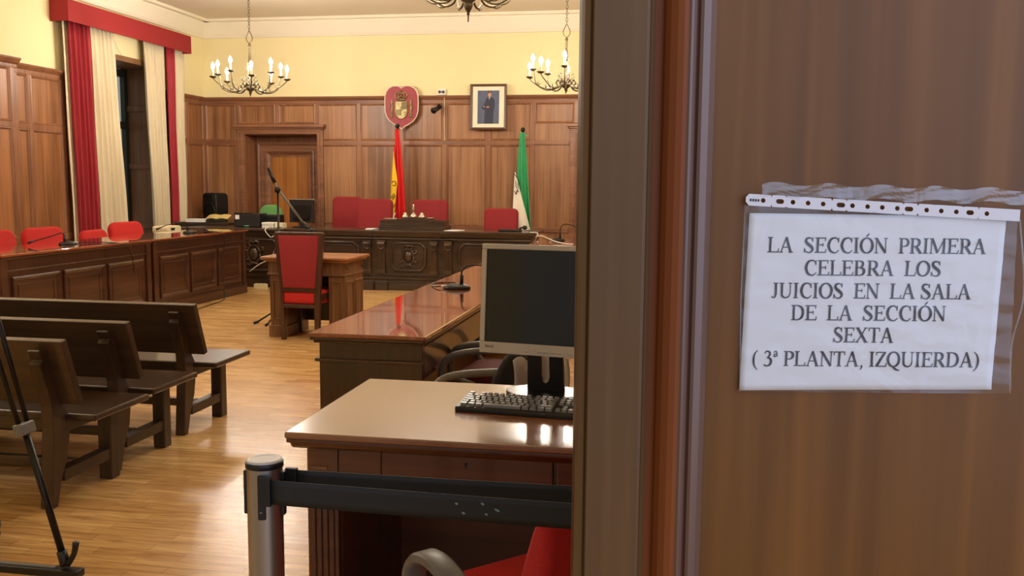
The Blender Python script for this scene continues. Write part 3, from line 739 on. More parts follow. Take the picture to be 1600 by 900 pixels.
for x in (-4.09, -3.89, -3.16, -2.96):      # pilasters with scroll capitals and flutes
    X = jx(x); b = MB()
    b.box(X-.055, X+.055, 0, .045, .225, .275)
    b.box(X-.045, X+.045, .01, .045, .27, .60)
    for k in range(4): b.tube([(X-.030+k*.02, .012, .285), (X-.030+k*.02, .006, .58)], .007, 6)
    b.box(X-.055, X+.055, -.01, .045, .60, .615)
    b.tube([(X-.05, -.005, .635), (X+.05, -.005, .635)], .024, 10)
    b.tube([(X-.04, .0, .585), (X, -.012, .56), (X+.04, .0, .585)], .012, 6, 3)
    b.box(X-.06, X+.06, -.015, .045, .655, .68)
    b.build('pilaster', 'darkz', jb, bevel=.003)
def octo(x0, x1, z0, z1, c): return [(x0+c, z0), (x1-c, z0), (x1, z0+c), (x1, z1-c), (x1-c, z1), (x0+c, z1), (x0, z1-c), (x0, z0+c)]
for k, (x0, x1) in enumerate(((-3.76, -3.28), (-2.82, -1.90), (-5.13, -4.22))):
    o = octo(jx(x0), jx(x1), .27, .645, .07)
    b = MB(); pts = [(u, .035, v) for u, v in o]; b.tube(pts+pts[:2], .019, 6)
    o2 = octo(jx(x0)+.04, jx(x1)-.04, .31, .605, .06); pts = [(u, .04, v) for u, v in o2]; b.tube(pts+pts[:2], .007, 5)
    b.build('panel_moulding', 'dark', jb, smooth=True)
def cartouche(cx, cz, s, y, par):
    b = MB()
    b.ball((cx, y+.01, cz), .055*s, .04*s, .075*s, 16)
    ell = [(cx+.075*s*math.cos(a), y, cz+.10*s*math.sin(a)) for a in [2*PI*i/20 for i in range(21)]]
    b.tube(ell, .012*s, 6)
    for sg in (-1, 1):
        for (a, q) in ((60, 1.0), (20, .9), (-30, 1.0), (-65, .8)):
            ca, sa = math.cos(R(a))*sg, math.sin(R(a))
            p0 = Vector((cx+.08*s*ca, y, cz+.105*s*sa)); d = Vector((ca, 0, sa)); n = Vector((-sa*sg, 0, ca*sg))
            b.tube([p0, p0+d*.035*s*q, p0+d*.055*s*q+n*.02*s, p0+d*.035*s*q+n*.035*s, p0+d*.022*s+n*.022*s], [.014*s,.013*s,.010*s,.008*s,.005*s], 6, 3)
    b.tube([(cx-.07*s, y, cz+.125*s), (cx-.03*s, y-.01, cz+.15*s), (cx, y-.02, cz+.135*s), (cx+.03*s, y-.01, cz+.15*s), (cx+.07*s, y, cz+.125*s)], .013*s, 6, 3)
    b.tube([(cx-.05*s, y, cz-.12*s), (cx, y-.015, cz-.105*s), (cx+.05*s, y, cz-.12*s)], .013*s, 6, 3)
    return b.build('carved_cartouche', 'darkz', par, smooth=True)
cartouche(0.0-.03+.0, .46, 1.05, .03, jb)
b = MB()
for x in (-3.99+.0, -3.06): b.lathe([(0,0),(.02,0),(.02,.008),(.008,.02),(0,.022)], (jx(x), .02, .745), 12, Matrix.Rotation(R(90), 3, 'X'))
b.build('cable_grommet', 'steel', jb, smooth=True)
# raised desk lectern in the middle
lc = thing('bench_lectern', 'dark raised writing stand in the middle of the judges bench top', 'stand', (-3.53, 12.42, JT))
b = MB(); b.box(-.47, .47, -.14, .22, 0, .05).box(-.465, .44, -.12, .22, .05, .075)
b.build('step', 'dark', lc, bevel=.004)
b = MB(); b.prism([(-.46,.075),(.45,.075),(.45,.13),(.30,.135),(.12,.16),(0,.165),(-.12,.16),(-.30,.135),(-.46,.13)], -.1, .2, 'xz')
b.build('arched_board', 'dark', lc, bevel=.004)
# silver inkstand pieces on it
LT = JT+.166
def silver(name, lab, x, prof, y=12.42, z=JT+.161):
    tag(MB().lathe(prof, (x, y, z), 18).build(name, 'silverware', smooth=True), lab, name.replace('_', ' '))
silver('desk_bell', 'tall silver figure-handled desk bell at the centre of the lectern', -3.54, [(0,0),(.05,0),(.052,.01),(.045,.03),(.035,.05),(.012,.06),(.012,.075),(.022,.09),(.014,.11),(.02,.13),(.012,.145),(.016,.16),(.010,.18),(0,.185)], z=JT+.166)
silver('ink_pot', 'lidded silver ink pot just left of the desk bell', -3.66, [(0,0),(.05,0),(.052,.02),(.04,.035),(.03,.05),(.034,.06),(.02,.075),(0,.08)], z=JT+.158)
silver('ink_pot', 'lidded silver ink pot just right of the desk bell', -3.42, [(0,0),(.05,0),(.052,.02),(.04,.035),(.03,.05),(.034,.06),(.02,.075),(0,.08)], z=JT+.158)
silver('silver_dish', 'shallow silver dish at the right end of the inkstand row', -3.29, [(0,0),(.05,0),(.06,.02),(.055,.022),(0,.01)], z=JT+.147)
pt = thing('pen_tray', 'white pen tray with an upright quill at the left of the lectern', 'tray', (-3.86, 12.42, JT+.142))
MB().box(-.09, .09, -.04, .04, 0, .012).build('tray', 'silverware', pt, bevel=.004)
MB().tube([(.03,0,.01),(.045,0,.06),(.065,0,.09)], [.003,.008,.002], 6, 3).build('quill', 'paper', pt)
def flat(name, lab, cat, x, y, z, wx, wy, rz=0, h=.006, mat='paper'):
    o = MB().box(-wx/2, wx/2, -wy/2, wy/2, 0, h).build(name, mat, bevel=.0008); o.location = (x, y, z); o.rotation_euler = (0,0,rz)
    return tag(o, lab, cat)
flat('paper_stack', 'small stack of papers left of the lectern on the judges bench', 'papers', -4.09, 12.3, JT, .17, .24, .2, .012)
flat('paper_stack', 'loose papers right of the lectern on the judges bench', 'papers', -2.93, 12.3, JT, .2, .24, -.2, .008)
bk = thing('microphone_unit', 'low black microphone unit at the right end of the judges bench', 'microphone', (-2.12, 12.35, JT))
MB().box(-.2, .1, -.09, .09, 0, .028).build('base', 'black', bk, bevel=.008)
MB().tube([(.05,0,.02),(.10,0,.05),(.14,-.02,.06)], .012, 8, 4).build('gooseneck', 'black', bk, smooth=True)
MB().ball((.15,-.02,.055), .035, .03, .03).build('microphone_head', 'black', bk, smooth=True)
# clerk's corner: dark carved table continuing the bench to the left
ct = thing('side_table', 'dark carved table joining the judges bench at the left, holding machines', 'table', (-6.0, 12.0, 0))
b = MB(); b.box(-.75, .735, 0, .05, .05, .76).box(-.75, -.70, .05, .7, 0, .76).build('front_board', 'dark', ct)
MB().box(-.80, .735, -.05, .68, .775, .812).build('top_board', 'dark', ct, bevel=.008)
b = MB(); b.box(-.76, .735, -.02, .05, 0, .11).box(-.76, .735, -.012, .05, .15, .18).box(-.76, .735, -.02, .05, .72, .775).box(.67, .738, -.03, .05, 0, .76); b.build('plinth', 'dark', ct, bevel=.006)
o2 = octo(-.15, .64, .24, .66, .06); pts = [(u, -.008, v) for u, v in o2]
MB().tube(pts+pts[:2], .014, 6).build('panel_moulding', 'dark', ct, smooth=True)
cartouche(.30, .46, 1.2, -.012, ct)
st2 = thing('corner_table', 'dark table against the back left corner holding papers and a loudspeaker', 'table', (-6.85, 13.2, 0))
MB().box(-.45, .42, -.5, .55, .81, .85).build('top_board', 'dark', st2, bevel=.006)
b = MB(); b.box(-.42, .39, -.47, -.44, .55, .81).box(-.42,-.36,-.47,-.41,0,.81).box(.33,.39,-.47,-.41,0,.81).box(-.42,-.36,.44,.5,0,.81).box(.33,.39,.44,.5,0,.81); b.build('leg_frame', 'dark', st2)

# ------------------------------------------------------------------ things on those tables
ls = thing('loudspeaker', 'black loudspeaker standing in the back left corner', 'speaker', (-7.03, 13.5, .85), R(-18))
b = MB(); b.prism([(-.13,0),(.13,0),(.15,.2),(.14,.39),(.10,.425),(-.10,.425),(-.14,.39),(-.15,.2)], -.14, .12, 'xz'); b.build('cabinet', 'black', ls, bevel=.015)
MB().lathe([(.13,0),(.13,.012),(.11,.016),(.08,.004),(.04,.01),(0,.016)], (0,-.141,.15), 28, Matrix.Rotation(R(90), 3, 'X')).build('woofer', 'blackmetal', ls, smooth=True)
MB().prism([(-.11,.31),(.11,.31),(.09,.40),(-.09,.40)], -.155, -.14, 'xz').build('horn', 'blackmetal', ls, bevel=.006)
flat('paper_stack', 'pile of white papers on the corner table nearest the curtain', 'papers', -7.0, 12.86, .85, .28, .2, .1, .045)
ob = thing('open_book', 'open pale book lying on a black holder beside the loudspeaker', 'book', (-6.72, 12.95, .85), R(5))
MB().box(-.14, .14, -.1, .0, 0, .04).build('holder', 'black', ob, bevel=.004)
b = MB(); b.grid(lambda u, v: (-.17+.34*u, -.05+.16*v, .045+.05*v+.012*abs(math.sin(u*PI*2))), 12, 4); b.build('page', 'yellowpaper', ob, solid=.01)
pr = thing('printer', 'black box printer with a small white label at the left of the side table', 'printer', (-5.96, 12.45, JT), R(4))
MB().box(-.19, .19, -.13, .16, 0, .19).build('housing', 'black', pr, bevel=.012)
MB().box(-.17, -.11, -.1325, -.129, .11, .17).build('white_label', 'white', pr)
MB().box(-.04, .03, -.1335, -.129, .012, .024).build('green_label', 'lightgreen', pr)
MB().box(-.19, .08, -.128, -.08, .19, .20).build('lid_ridge', 'blackmetal', pr, bevel=.003)
bx = thing('black_box', 'small black device behind the printer, in front of the green chair', 'device', (-5.68, 12.62, JT)); MB().box(-.13, .13, -.08, .08, 0, .17).build('housing', 'black', bx, bevel=.01)
MB().box(-.1, .1, -.083, -.08, .1, .14).build('front_strip', 'blackmetal', bx)
wd = thing('docking_device', 'pale grey desktop device with cables left of the flat monitor', 'device', (-5.52, 12.28, JT))
MB().box(-.15, .02, -.09, .09, 0, .035).box(-.15, .02, -.09, .09, .04, .075).build('housing', 'white', wd, bevel=.006)
MB().box(.04, .15, -.08, .08, 0, .07).build('adapter', 'cream_plastic', wd, bevel=.006)
mo = thing('monitor', 'black flat monitor seen from behind on the side table', 'monitor', (-5.2, 12.5, JT), R(-6))
MB().box(-.19, .19, -.02, .02, .07, .395).build('screen_case', 'black', mo, bevel=.008)
MB().prism(rrect(.26, .22, .03, 4, 0, .22), -.05, -.02, 'xz').build('rear_hump', 'blackmetal', mo, bevel=.012)
MB().box(-.19, .19, -.006, .024, .388, .40).build('top_edge', 'silver', mo)
MB().box(-.03, .03, -.03, -.02+.02, 0, .1).box(-.11, .11, -.09, .09, 0, .015).build('stand', 'black', mo, bevel=.005)
def cable(lab, pts, mat='black', r=.004, name='cable', sm=6):
    return tag(MB().tube(pts, r, 6, sm).build(name, mat, smooth=True), lab, 'cable')
cable('white cable drooping down the front of the side table behind the red chair', [(-5.52,12.2,.85),(-5.5,11.93,.80),(-5.42,11.93,.70),(-5.36,11.92,.72),(-5.35,11.93,.6),(-5.42,11.93,.42),(-5.6,11.92,.32),(-5.74,11.92,.22)], 'white', .006)
cable('black cable dropping from the side table to the power strip on the floor', [(-5.36,12.15,.82),(-5.34,11.93,.80),(-5.38,11.92,.4),(-5.48,11.90,.10),(-5.55,11.86,.02),(-5.53,11.8,.03)], 'black', .006)
ps = thing('power_strip', 'cream power strip lying on the floor below the side table', 'power strip', (-5.50, 11.76, 0), R(8))
MB().box(-.09, .09, -.03, .03, 0, .075).build('case', 'cream_plastic', ps, bevel=.008)
b = MB()
for k in range(3): b.lathe([(.016,0),(.016,.003),(.012,.003),(.011,.001)], (-.05+k*.05, 0, .075), 12)
b.build('socket', 'white', ps, smooth=True)

# ------------------------------------------------------------------ chairs of the judges
def judge_chair(lab, x, y, top, w_=.46, hgt=.62, rz=0):
    t = thing('judge_chair', lab, 'chair', (x, y, 0), rz, 'high-backed red velvet chairs behind the judges bench')
    # faces -y (towards the room)
    mt = Matrix.Translation((0, .27, top-hgt/2)) @ Matrix.Rotation(R(-7), 4, 'X')
    MB().prism(rrect(w_, hgt, .07, 5), -.045, .045, 'xz', mt).build('backrest', 'velvet', t, bevel=.03, seg=4, smooth=True)
    MB().prism(rrect(w_+.02, .46, .07, 5), .40, .50, 'xy').build('seat', 'velvet', t, bevel=.025, seg=3, smooth=True)
    for s in (-1, 1):
        MB().prism([(-.2,.66),(.22,.66),(.25,.62),(.2,.60),(-.17,.60),(-.17,.42),(-.2,.42)], s*(w_/2+.02)-.02, s*(w_/2+.02)+.02, 'yz').build('armrest', 'darkz', t, bevel=.006)
        for yy in (-.18, .22): MB().box(s*.2-.025, s*.2+.025, yy-.025, yy+.025, 0, .41).build('leg', 'darkz', t, bevel=.006)
    return t
cable('black cable hanging from the right side of the lectern over the bench front', [(-3.08,12.3,.83),(-3.04,12.08,.82),(-3.04,12.005,.78),(-3.08,12.0,.68),(-3.13,11.995,.56),(-3.10,11.99,.5),(-3.0,11.99,.45),(-2.98,11.99,.36)], r=.005)
cable('black cable hanging from the left side of the lectern over the bench front', [(-3.96,12.3,.83),(-4.0,12.08,.82),(-4.02,12.005,.78),(-4.06,12.0,.68),(-4.04,12.0,.55)], r=.005)
judge_chair('high-backed red velvet chair at the far left of the row behind the judges bench', -4.93, 13.38, 1.235, .46, .62, R(3))
judge_chair('red velvet chair second from the left, overlapping its left neighbour', -4.34, 12.85, 1.215, .54, .60, R(-3))
judge_chair('red velvet chair behind the inkstand, right of the red and yellow flag', -3.52, 12.95, 1.21, .54, .60)
judge_chair('red velvet chair standing alone near the green and white flag, lowest of the row', -2.45, 12.9, 1.10, .50, .52)
gc = thing('office_chair', 'green upholstered office chair behind the printer', 'chair', (-5.96, 13.15, 0))
MB().prism(rrect(.36, .36, .12, 6, 0, .93, rtop=.14, rbot=.06), -.04, .04, 'xz').build('backrest', 'green', gc, bevel=.025, seg=3, smooth=True)
MB().prism(rrect(.44, .42, .1, 5, 0, -.24), .44, .51, 'xy').build('seat', 'green', gc, bevel=.02, seg=3, smooth=True)
def star(par, cx=0, cy=0, mat='black'):
    MB().tube([(cx,cy,.06),(cx,cy,.44)], .028, 12).build('column', 'blackmetal', par, smooth=True)
    b = MB()
    for k in range(5):
        a = 2*PI*k/5+.3; b.tube([(cx,cy,.09),(cx+.27*math.cos(a), cy+.27*math.sin(a), .065)], [.022,.015], 8)
    b.build('star_base', mat, par, smooth=True)
    for k in range(5):
        a = 2*PI*k/5+.3; MB().lathe([(.0,-.012),(.026,-.012),(.026,.012),(0,.012)], (cx+.28*math.cos(a), cy+.28*math.sin(a), .0265), 14, Matrix.Rotation(R(90), 3, 'X')).build('castor', mat, par, smooth=True)
star(gc, 0, -.24)
MB().box(-.03, .03, .0, .03, .5, .8).build('back_bracket', 'black', gc)

# ================================================================== FLAGS, CREST, PORTRAIT, CAMERA
def flag(lab, x, y, top, tl, cloth, grp=None):
    t = thing('flag', lab, 'flag', (x, y, 0))
    MB().tube([(0,0,.02),(0,0,top-.03)], .012, 8).build('pole', 'brass', t, smooth=True)
    MB().ball((0,0,top), .035).build('finial', 'blackmetal', t, smooth=True)
    MB().lathe([(0,0),(.16,0),(.16,.02),(.04,.05),(.02,.1),(0,.1)], (0,0,0), 24).build('base', 'brass', t, smooth=True)
    return t
f1 = flag('red and yellow flag hanging on its pole below the red crest', -4.12, 13.6, 2.30, 0, None)
def drape(name, mat, tx0, tx1, bx0, bx1, z1, z0, par, folds=3, amp=.03, y0=-.03, ph=0, curve=None):
    def fn(u, v):
        k = v**.75
        x = (tx0+(tx1-tx0)*u)*(1-k) + (bx0+(bx1-bx0)*u)*k
        return (x, y0 - .02*k + amp*(.3+k)*math.sin(u*folds*2*PI+ph), z1+(z0-z1)*v)
    return MB().grid(fn, 30, 24).build(name, mat, par, smooth=True, solid=.003)
drape('red_band', 'flagred', -.03, .025, -.02, .17, 2.25, .62, f1, 2, .025)
def fy(u, v):
    z = 1.92-1.3*v; c = -.04-.05*math.sin(v*PI*.8); wv = .005+.085*min(1, v*3)*(.75+.35*math.sin(v*5))
    return (c+wv*u, -.075-.02*math.sin(u*PI), z)
MB().grid(fy, 8, 26).build('yellow_band', 'flagyellow', f1, smooth=True, solid=.003)
drape('lower_red_band', 'flagred', -.035, -.01, -.12, -.06, 2.0, .62, f1, 1, .015, -.06)
b = MB()
ym = -.1
b.tube([(-.07,ym,1.45),(-.03,ym,1.48),(.0,ym,1.45),(-.02,ym,1.41),(-.05,ym,1.42)], .006, 5, 4)
for k in range(3): b.tube([(-.075+k*.012,ym,1.23-k*.02),(-.03+k*.012,ym,1.30-k*.02)], .005, 5)
b.tube([(-.08,ym,1.12),(-.05,ym,1.08),(-.01,ym,1.14)], .006, 5, 4)
b.build('emblem', 'ink', f1)
f2 = flag('green and white flag on its pole at the right, below the portrait', -2.215, 13.6, 2.24, 0, None)
def fg(u, v):
    k = v**.8; xl = -.035-.09*k*(1-.25*v); xr = .03+.13*k
    return (xl+(xr-xl)*u, -.04+.03*math.sin(u*11)*(.3+k), 2.2-1.6*v)
MB().grid(fg, 30, 26).build('green_band', 'flaggreen', f2, smooth=True, solid=.003)
def fw(u, v):
    z = 1.62-1.05*v; xl = -.095-.045*v; xr = xl+.01+.275*min(1, v*1.2)**1.0
    return (xl+(xr-xl)*u, -.12+.02*math.sin(u*9)*v, z)
MB().grid(fw, 20, 20).build('white_band', 'flagwhite', f2, smooth=True, solid=.003)
b = MB(); ym = -.15
b.tube([(-.10,ym,1.60),(-.06,ym,1.55),(-.03,ym,1.50),(-.02,ym,1.44)], .006, 5, 4)
b.tube([(-.09,ym,1.35),(-.07,ym,1.30),(-.05,ym,1.36),(-.03,ym,1.33)], .006, 5, 4)
for k in range(3): b.tube([(-.075+k*.02,ym,1.50-k*.02),(-.08+k*.02,ym,1.40-k*.02)], .004, 5)
b.build('emblem', 'ink', f2)
MB().box(-.012, .07, -.03, -.02, 2.15, 2.17).build('tie_tape', 'flaggreen', f2)

cr = thing('coat_of_arms', 'crimson shield with a gilt coat of arms on the back wall', 'emblem', (-4.14, 13.90, 2.595))
out = [(0,.29),(.03,.315),(.08,.325),(.14,.32),(.20,.29),(.24,.24),(.262,.17),(.265,.05),(.26,-.06),(.235,-.14),(.19,-.20),(.12,-.25),(.05,-.285),(.0,-.325)]
out = out + [(-x, z) for x, z in out[-2:0:-1]]
MB().prism(out, -.02, 0, 'xz').build('shield_board', 'crest', cr, bevel=.004)
b = MB(); pts = [(x, -.02, z) for x, z in out]; b.tube(pts+pts[:1], .0075, 6); b.build('rim', 'mat', cr, smooth=True)
b = MB()
es = [(-.09,.09),(.09,.09),(.095,-.06),(.08,-.12),(.04,-.16),(0,-.172),(-.04,-.16),(-.08,-.12),(-.095,-.06)]
b.prism(es, -.034, -.02, 'xz')
b.tube([(x,-.036,z) for x, z in es+es[:1]], .006, 5)
b.tube([(0,-.036,.085),(0,-.036,-.165)], .003, 4).tube([(-.09,-.036,-.03),(.09,-.036,-.03)], .003, 4)
for k in range(4): b.tube([(-.078+k*.02,-.037,-.045),(-.076+k*.02,-.037,-.12)], .0035, 4)
b.box(-.065,-.03,-.042,-.034,.01,.05).box(-.068,-.058,-.042,-.034,.05,.065).box(-.053,-.043,-.042,-.034,.05,.065).box(-.037,-.027,-.042,-.034,.05,.065)
b.tube([(.03,-.04,.0),(.05,-.04,.03),(.04,-.04,.06),(.06,-.04,.07)], .008, 5, 3)
b.tube([(.025,-.04,-.06),(.05,-.04,-.08),(.075,-.04,-.06),(.06,-.04,-.11),(.03,-.04,-.11)], .006, 5, 3)
b.ball((0,-.038,-.02), .022, .01, .03)
b.build('arms_relief', 'gold', cr, bevel=.001)
MB().box(.004,.085,-.039,-.034,-.025,.08).box(-.085,-.004,-.039,-.034,-.12,-.035).build('quartering', 'brass', cr)
b = MB()       # crown
b.box(-.06,.06,-.04,-.02,.105,.135)
for sgn in (-1,1):
    b.tube([(sgn*.05,-.035,.135),(sgn*.095,-.035,.175),(sgn*.08,-.035,.215),(sgn*.03,-.035,.222),(0,-.04,.205)], .009, 6, 4)
    b.tube([(sgn*.03,-.04,.135),(sgn*.05,-.045,.18),(sgn*.02,-.045,.215),(0,-.04,.21)], .007, 6, 4)
b.tube([(0,-.04,.135),(0,-.045,.21)], .008, 6)
for k in range(5): b.ball((-.06+k*.03, -.04, .145+.008*(2-abs(k-2))), .011)
b.ball((0,-.04,.23), .011).box(-.004,.004,-.044,-.036,.235,.262).box(-.012,.012,-.044,-.036,.246,.254)
b.build('crown_relief', 'gold', cr, smooth=True)
for s in (-1, 1):
    b = MB(); x = s*.15
    b.lathe([(.028,-.15),(.03,-.135),(.018,-.13),(.016,-.02),(.013,.05),(.02,.06),(.024,.07),(.012,.08),(.02,.095),(.02,.11),(.006,.12),(0,.125)], (x,-.03,0), 12, Matrix.Diagonal((1,.5,1)))
    b.tube([(x-.03*s,-.03,.03),(x+.03*s,-.045,.02),(x+.02*s,-.045,-.02),(x-.02*s,-.045,-.05),(x+.02*s,-.045,-.08)], .007, 5, 4)
    b.tube([(s*.09,-.03,.03),(s*.13,-.035,.035)], .007, 5)
    b.build('pillar_relief', 'gold', cr, smooth=True)

pc = thing('framed_portrait', 'framed portrait of a man in a dark suit with folded arms, on the back wall', 'picture', (-2.79, 13.90, 2.595))
pc.rotation_euler = (R(-3), 0, 0)
W, Hh = .278, .34
b = MB(); b.frame(-W, W, -Hh, Hh, [(0,0),(0,.03),(.008,.036),(.03,.030),(.036,.018),(.036,0)], -.0, sign=-1); b.build('frame', 'frame', pc)
MB().box(-W+.02, W-.02, -.012, -.004, -Hh+.02, Hh-.02).build('mount', 'mat', pc)
MB().box(-.165, .165, -.0145, -.012, -.25, .245).build('backdrop', 'photobg', pc)
b = MB()       # figure, printed flat in the picture
def fl(poly, y): b.b.faces.new([b.b.verts.new((x, y, z)) for x, z in poly])
fl([(-.06,-.25),(.075,-.25),(.085,-.05),(.10,.02),(.095,.10),(.07,.135),(.03,.15),(.0,.15),(-.035,.12),(-.055,.06),(-.10,.0),(-.095,-.035),(-.05,-.045),(-.055,-.1)], -.0150)
b.build('suit', 'navy', pc)
b = MB(); fl([(.006,.146),(.028,.148),(.022,.118),(.012,.105)], -.0155); b.build('shirt', 'white', pc)
b = MB(); fl([(.014,.145),(.022,.145),(.022,.105),(.014,.10)], -.0158); b.build('tie', 'navy', pc)
b = MB(); fl([(.018+.026*math.cos(a), .185+.036*math.sin(a)) for a in [2*PI*k/16 for k in range(16)]], -.0155); fl([(-.08,.01),(-.065,.02),(-.055,.005),(-.07,-.005)], -.0155); fl([(-.04,.0),(.0,.01),(.02,.0),(-.01,-.012)], -.0155); b.build('face', 'skin', pc)
b = MB(); fl([(-.009,.19),(-.012,.215),(0,.232),(.02,.235),(.04,.225),(.046,.20),(.042,.19),(.036,.208),(.01,.212)], -.0158); b.build('hair', 'frame', pc)
cc = thing('security_camera', 'small dark spotlight-shaped camera on the back wall between crest and portrait', 'camera', (-3.56, 13.96, 2.60))
MB().lathe([(0,0),(.03,0),(.03,.02),(0,.02)], (0,.0,.02), 14, Matrix.Rotation(R(90), 3, 'X')).build('wall_plate', 'steel', cc, smooth=True)
MB().tube([(0,-.02,.02),(.01,-.06,.04),(-.01,-.12,.0)], .012, 8, 4).build('bracket', 'blackmetal', cc, smooth=True)
MB().tube([(.03,-.08,.0),(-.035,-.2,-.06)], [.032,.036], 14).tube([(-.035,-.2,-.06),(-.045,-.22,-.07)], [.045,.046], 14).build('body', 'blackmetal', cc, smooth=True)
wb = thing('junction_box', 'white junction box with black connectors on the yellow wall above the camera', 'box', (-3.53, 13.995, 2.83))
MB().box(-.065, .065, -.04, 0, -.045, .045).build('case', 'white', wb, bevel=.005)
MB().box(-.045, -.015, -.055, -.04, -.02, .02).box(.015, .045, -.055, -.04, -.02, .02).box(-.02, .02, -.05, -.04, -.008, .008).build('connector', 'black', wb)
cable('pale cable running from the junction box down the panelling', [(-3.49,13.955,2.79),(-3.48,13.93,2.7),(-3.485,13.95,2.3),(-3.48,13.95,2.1)], 'cream_plastic', .006)

# ================================================================== LEFT DESKS
def long_desk(lab, x0, x1, y0, y1, top, face, panels, name='long_desk'):
    """solid front on +x side (face=+1) or -x (face=-1)"""
    t = thing(name, lab, 'desk', ((x0+x1)/2, (y0+y1)/2, 0)); cx, cy = (x0+x1)/2, (y0+y1)/2
    hx, hy = (x1-x0)/2, (y1-y0)/2; F = face*hx
    b = MB(); fx = sorted((F-face*.05, F-face*.075)); b.box(fx[0], fx[1], -hy+.03, hy-.03, .0, top-.04)
    for s in (-1, 1): b.box(-hx+.04, hx-.045, *sorted((s*(hy-.03), s*(hy-.06))), 0, top-.04)
    b.build('front_board', 'mahog', t)
    b = MB(); 
    b.box(-hx, hx, -hy, hy, top-.022, top)
    b.build('top_board', 'gloss', t, bevel=.006, seg=3)
    b = MB(); b.box(-hx+.02, hx-.02, -hy+.015, hy-.015, top-.045, top-.022); b.build('top_moulding', 'mahog_x', t, bevel=.006)
    P = F-face*.05
    b = MB()
    def bx(d, y0_, y1_, z0, z1): b.box(*sorted((P, P+face*d)), y0_, y1_, z0, z1)
    bx(.03, -hy+.02, hy-.02, 0, .10); bx(.02, -hy+.02, hy-.02, .10, .115)
    bx(.016, -hy+.03, hy-.03, top-.155, top-.14)
    bx(.02, -hy+.02, -hy+.10, .1, top-.045); bx(.02, hy-.10, hy-.02, .1, top-.045)
    bx(.028, -hy+.02, -hy+.10, .1, .13); bx(.028, hy-.10, hy-.02, .1, .13)
    b.build('plinth_and_post', 'mahog_x', t, bevel=.004)
    n = panels; span = 2*hy-.26; pw = span/n
    for k in range(n):
        y0_ = -hy+.13+k*pw+.03; y1_ = y0_+pw-.06
        b = MB()
        b.frame(y0_, y1_, .16, top-.2, [(0,0),(0,.014),(.012,.022),(.03,.012),(.04,.003),(.07,.003),(.072,.008),(.085,.010),(.085,.004)], P, 'yz', face)
        b.box(*sorted((P, P+face*.006)), y0_+.08, y1_-.08, .24, top-.28)
        b.build('raised_panel', 'mahog_x', t)
    return t
long_desk('nearer section of the long mahogany desk along the left wall', -6.23, -5.50, 6.86, 9.17, .825, 1, 3)
long_desk('farther section of the long mahogany desk along the left wall, next to the judges bench', -6.23, -5.50, 9.18, 11.42, .825, 1, 3)
def desk_mic(lab, x, y, z, rz, head, cab=None, s=1):
    t = thing('desk_microphone', lab, 'microphone', (x, y, z), rz)
    MB().lathe([(0,0),(.075,0),(.078,.008),(.065,.022),(.03,.034),(0,.036)], (0,0,0), 28, Matrix.Diagonal((s*1.15, s*.8, s))).build('base', 'black', t, smooth=True)
    MB().tube([(-.03,0,.03),(-.03,0,.09)], .012, 12).build('neck_socket', 'black', t, smooth=True)
    MB().tube([(-.03,0,.08)]+head, .0055, 8, 6).build('gooseneck', 'blackmetal', t, smooth=True)
    a, c = Vector(head[-1]), Vector(head[-1])+(Vector(head[-1])-Vector(head[-2])).normalized()*.055
    MB().tube([a, c], [.009,.013], 12).build('microphone_head', 'black', t, smooth=True)
    MB().tube([(.07,.0,.015),(.10,0,.014)], .009, 8).build('plug', 'silver', t, smooth=True)
    return t
# gooseneck bends away to the camera's left
desk_mic('gooseneck microphone lying low on the nearer left desk', -5.84, 8.20, .825, R(60), [(-.03,.0,.09),(-.06,0,.115),(-.14,0.0,.09),(-.32,.0,.045)])
desk_mic('gooseneck microphone on the farther left desk, beside the cream drape', -5.78, 10.42, .825, R(72), [(-.03,0,.09),(-.05,0,.125),(-.12,0,.135),(-.34,0,.11),(-.44,0,.08)])
cable('black cable hanging over the front of the nearer left desk', [(-5.80,8.28,.84),(-5.6,8.46,.833),(-5.49,8.62,.80),(-5.485,8.72,.66),(-5.49,8.76,.5)], r=.005)
cable('black cable hanging over the farther left desk down to the floor', [(-5.74,10.5,.84),(-5.58,10.66,.835),(-5.49,10.7,.80),(-5.48,10.72,.72),(-5.485,10.68,.4),(-5.44,10.6,.1),(-5.40,10.5,.012),(-5.35,10.1,.008),(-5.3,9.7,.008)], r=.005)
dv = thing('desk_telephone', 'cream plastic device standing behind the far left desk', 'telephone', (-6.5, 11.22, 0))
MB().box(-.16, .1, -.3, .12, 0, .77).build('pedestal', 'mahog', dv)
MB().prism(rrect(.34, .10, .04, 5, -.02, .82), -.14, .08, 'yz').build('body', 'cream_plastic', dv, bevel=.01, smooth=False)
MB().box(.08, .084, -.11, -.02, .815, .845).build('dark_recess', 'black', dv)
def low_chair(lab, x, y, rz, top=.93, w_=.54):
    t = thing('low_back_chair', lab, 'chair', (x, y, 0), rz, 'bright red low-backed chairs behind the left desks')   # faces +x
    mt = Matrix.Translation((-.2, 0, top-.17)) @ Matrix.Rotation(R(-10), 4, 'Y')
    MB().prism(rrect(w_, .34, .11, 6, 0, 0, rbot=.08), -.045, .045, 'yz', mt).build('backrest', 'redwool', t, bevel=.035, seg=4, smooth=True)
    MB().prism(rrect(.46, w_-.04, .1, 5, .05, 0), .41, .49, 'xy').build('seat', 'redwool', t, bevel=.025, seg=3, smooth=True)
    MB().box(-.24, -.21, -.03, .03, .38, top-.2).build('back_bracket', 'black', t, bevel=.004)
    star(t)
    return t
low_chair('red low-backed chair at the left edge of the picture behind the nearer left desk', -6.50, 8.32, R(4), .945)
low_chair('red low-backed chair behind the nearer left desk, left of the curtains', -6.50, 9.0, R(-3), .945, .6)
low_chair('red low-backed chair sitting lowest, in front of the cream drape', -6.50, 9.92, R(5), .875, .55)
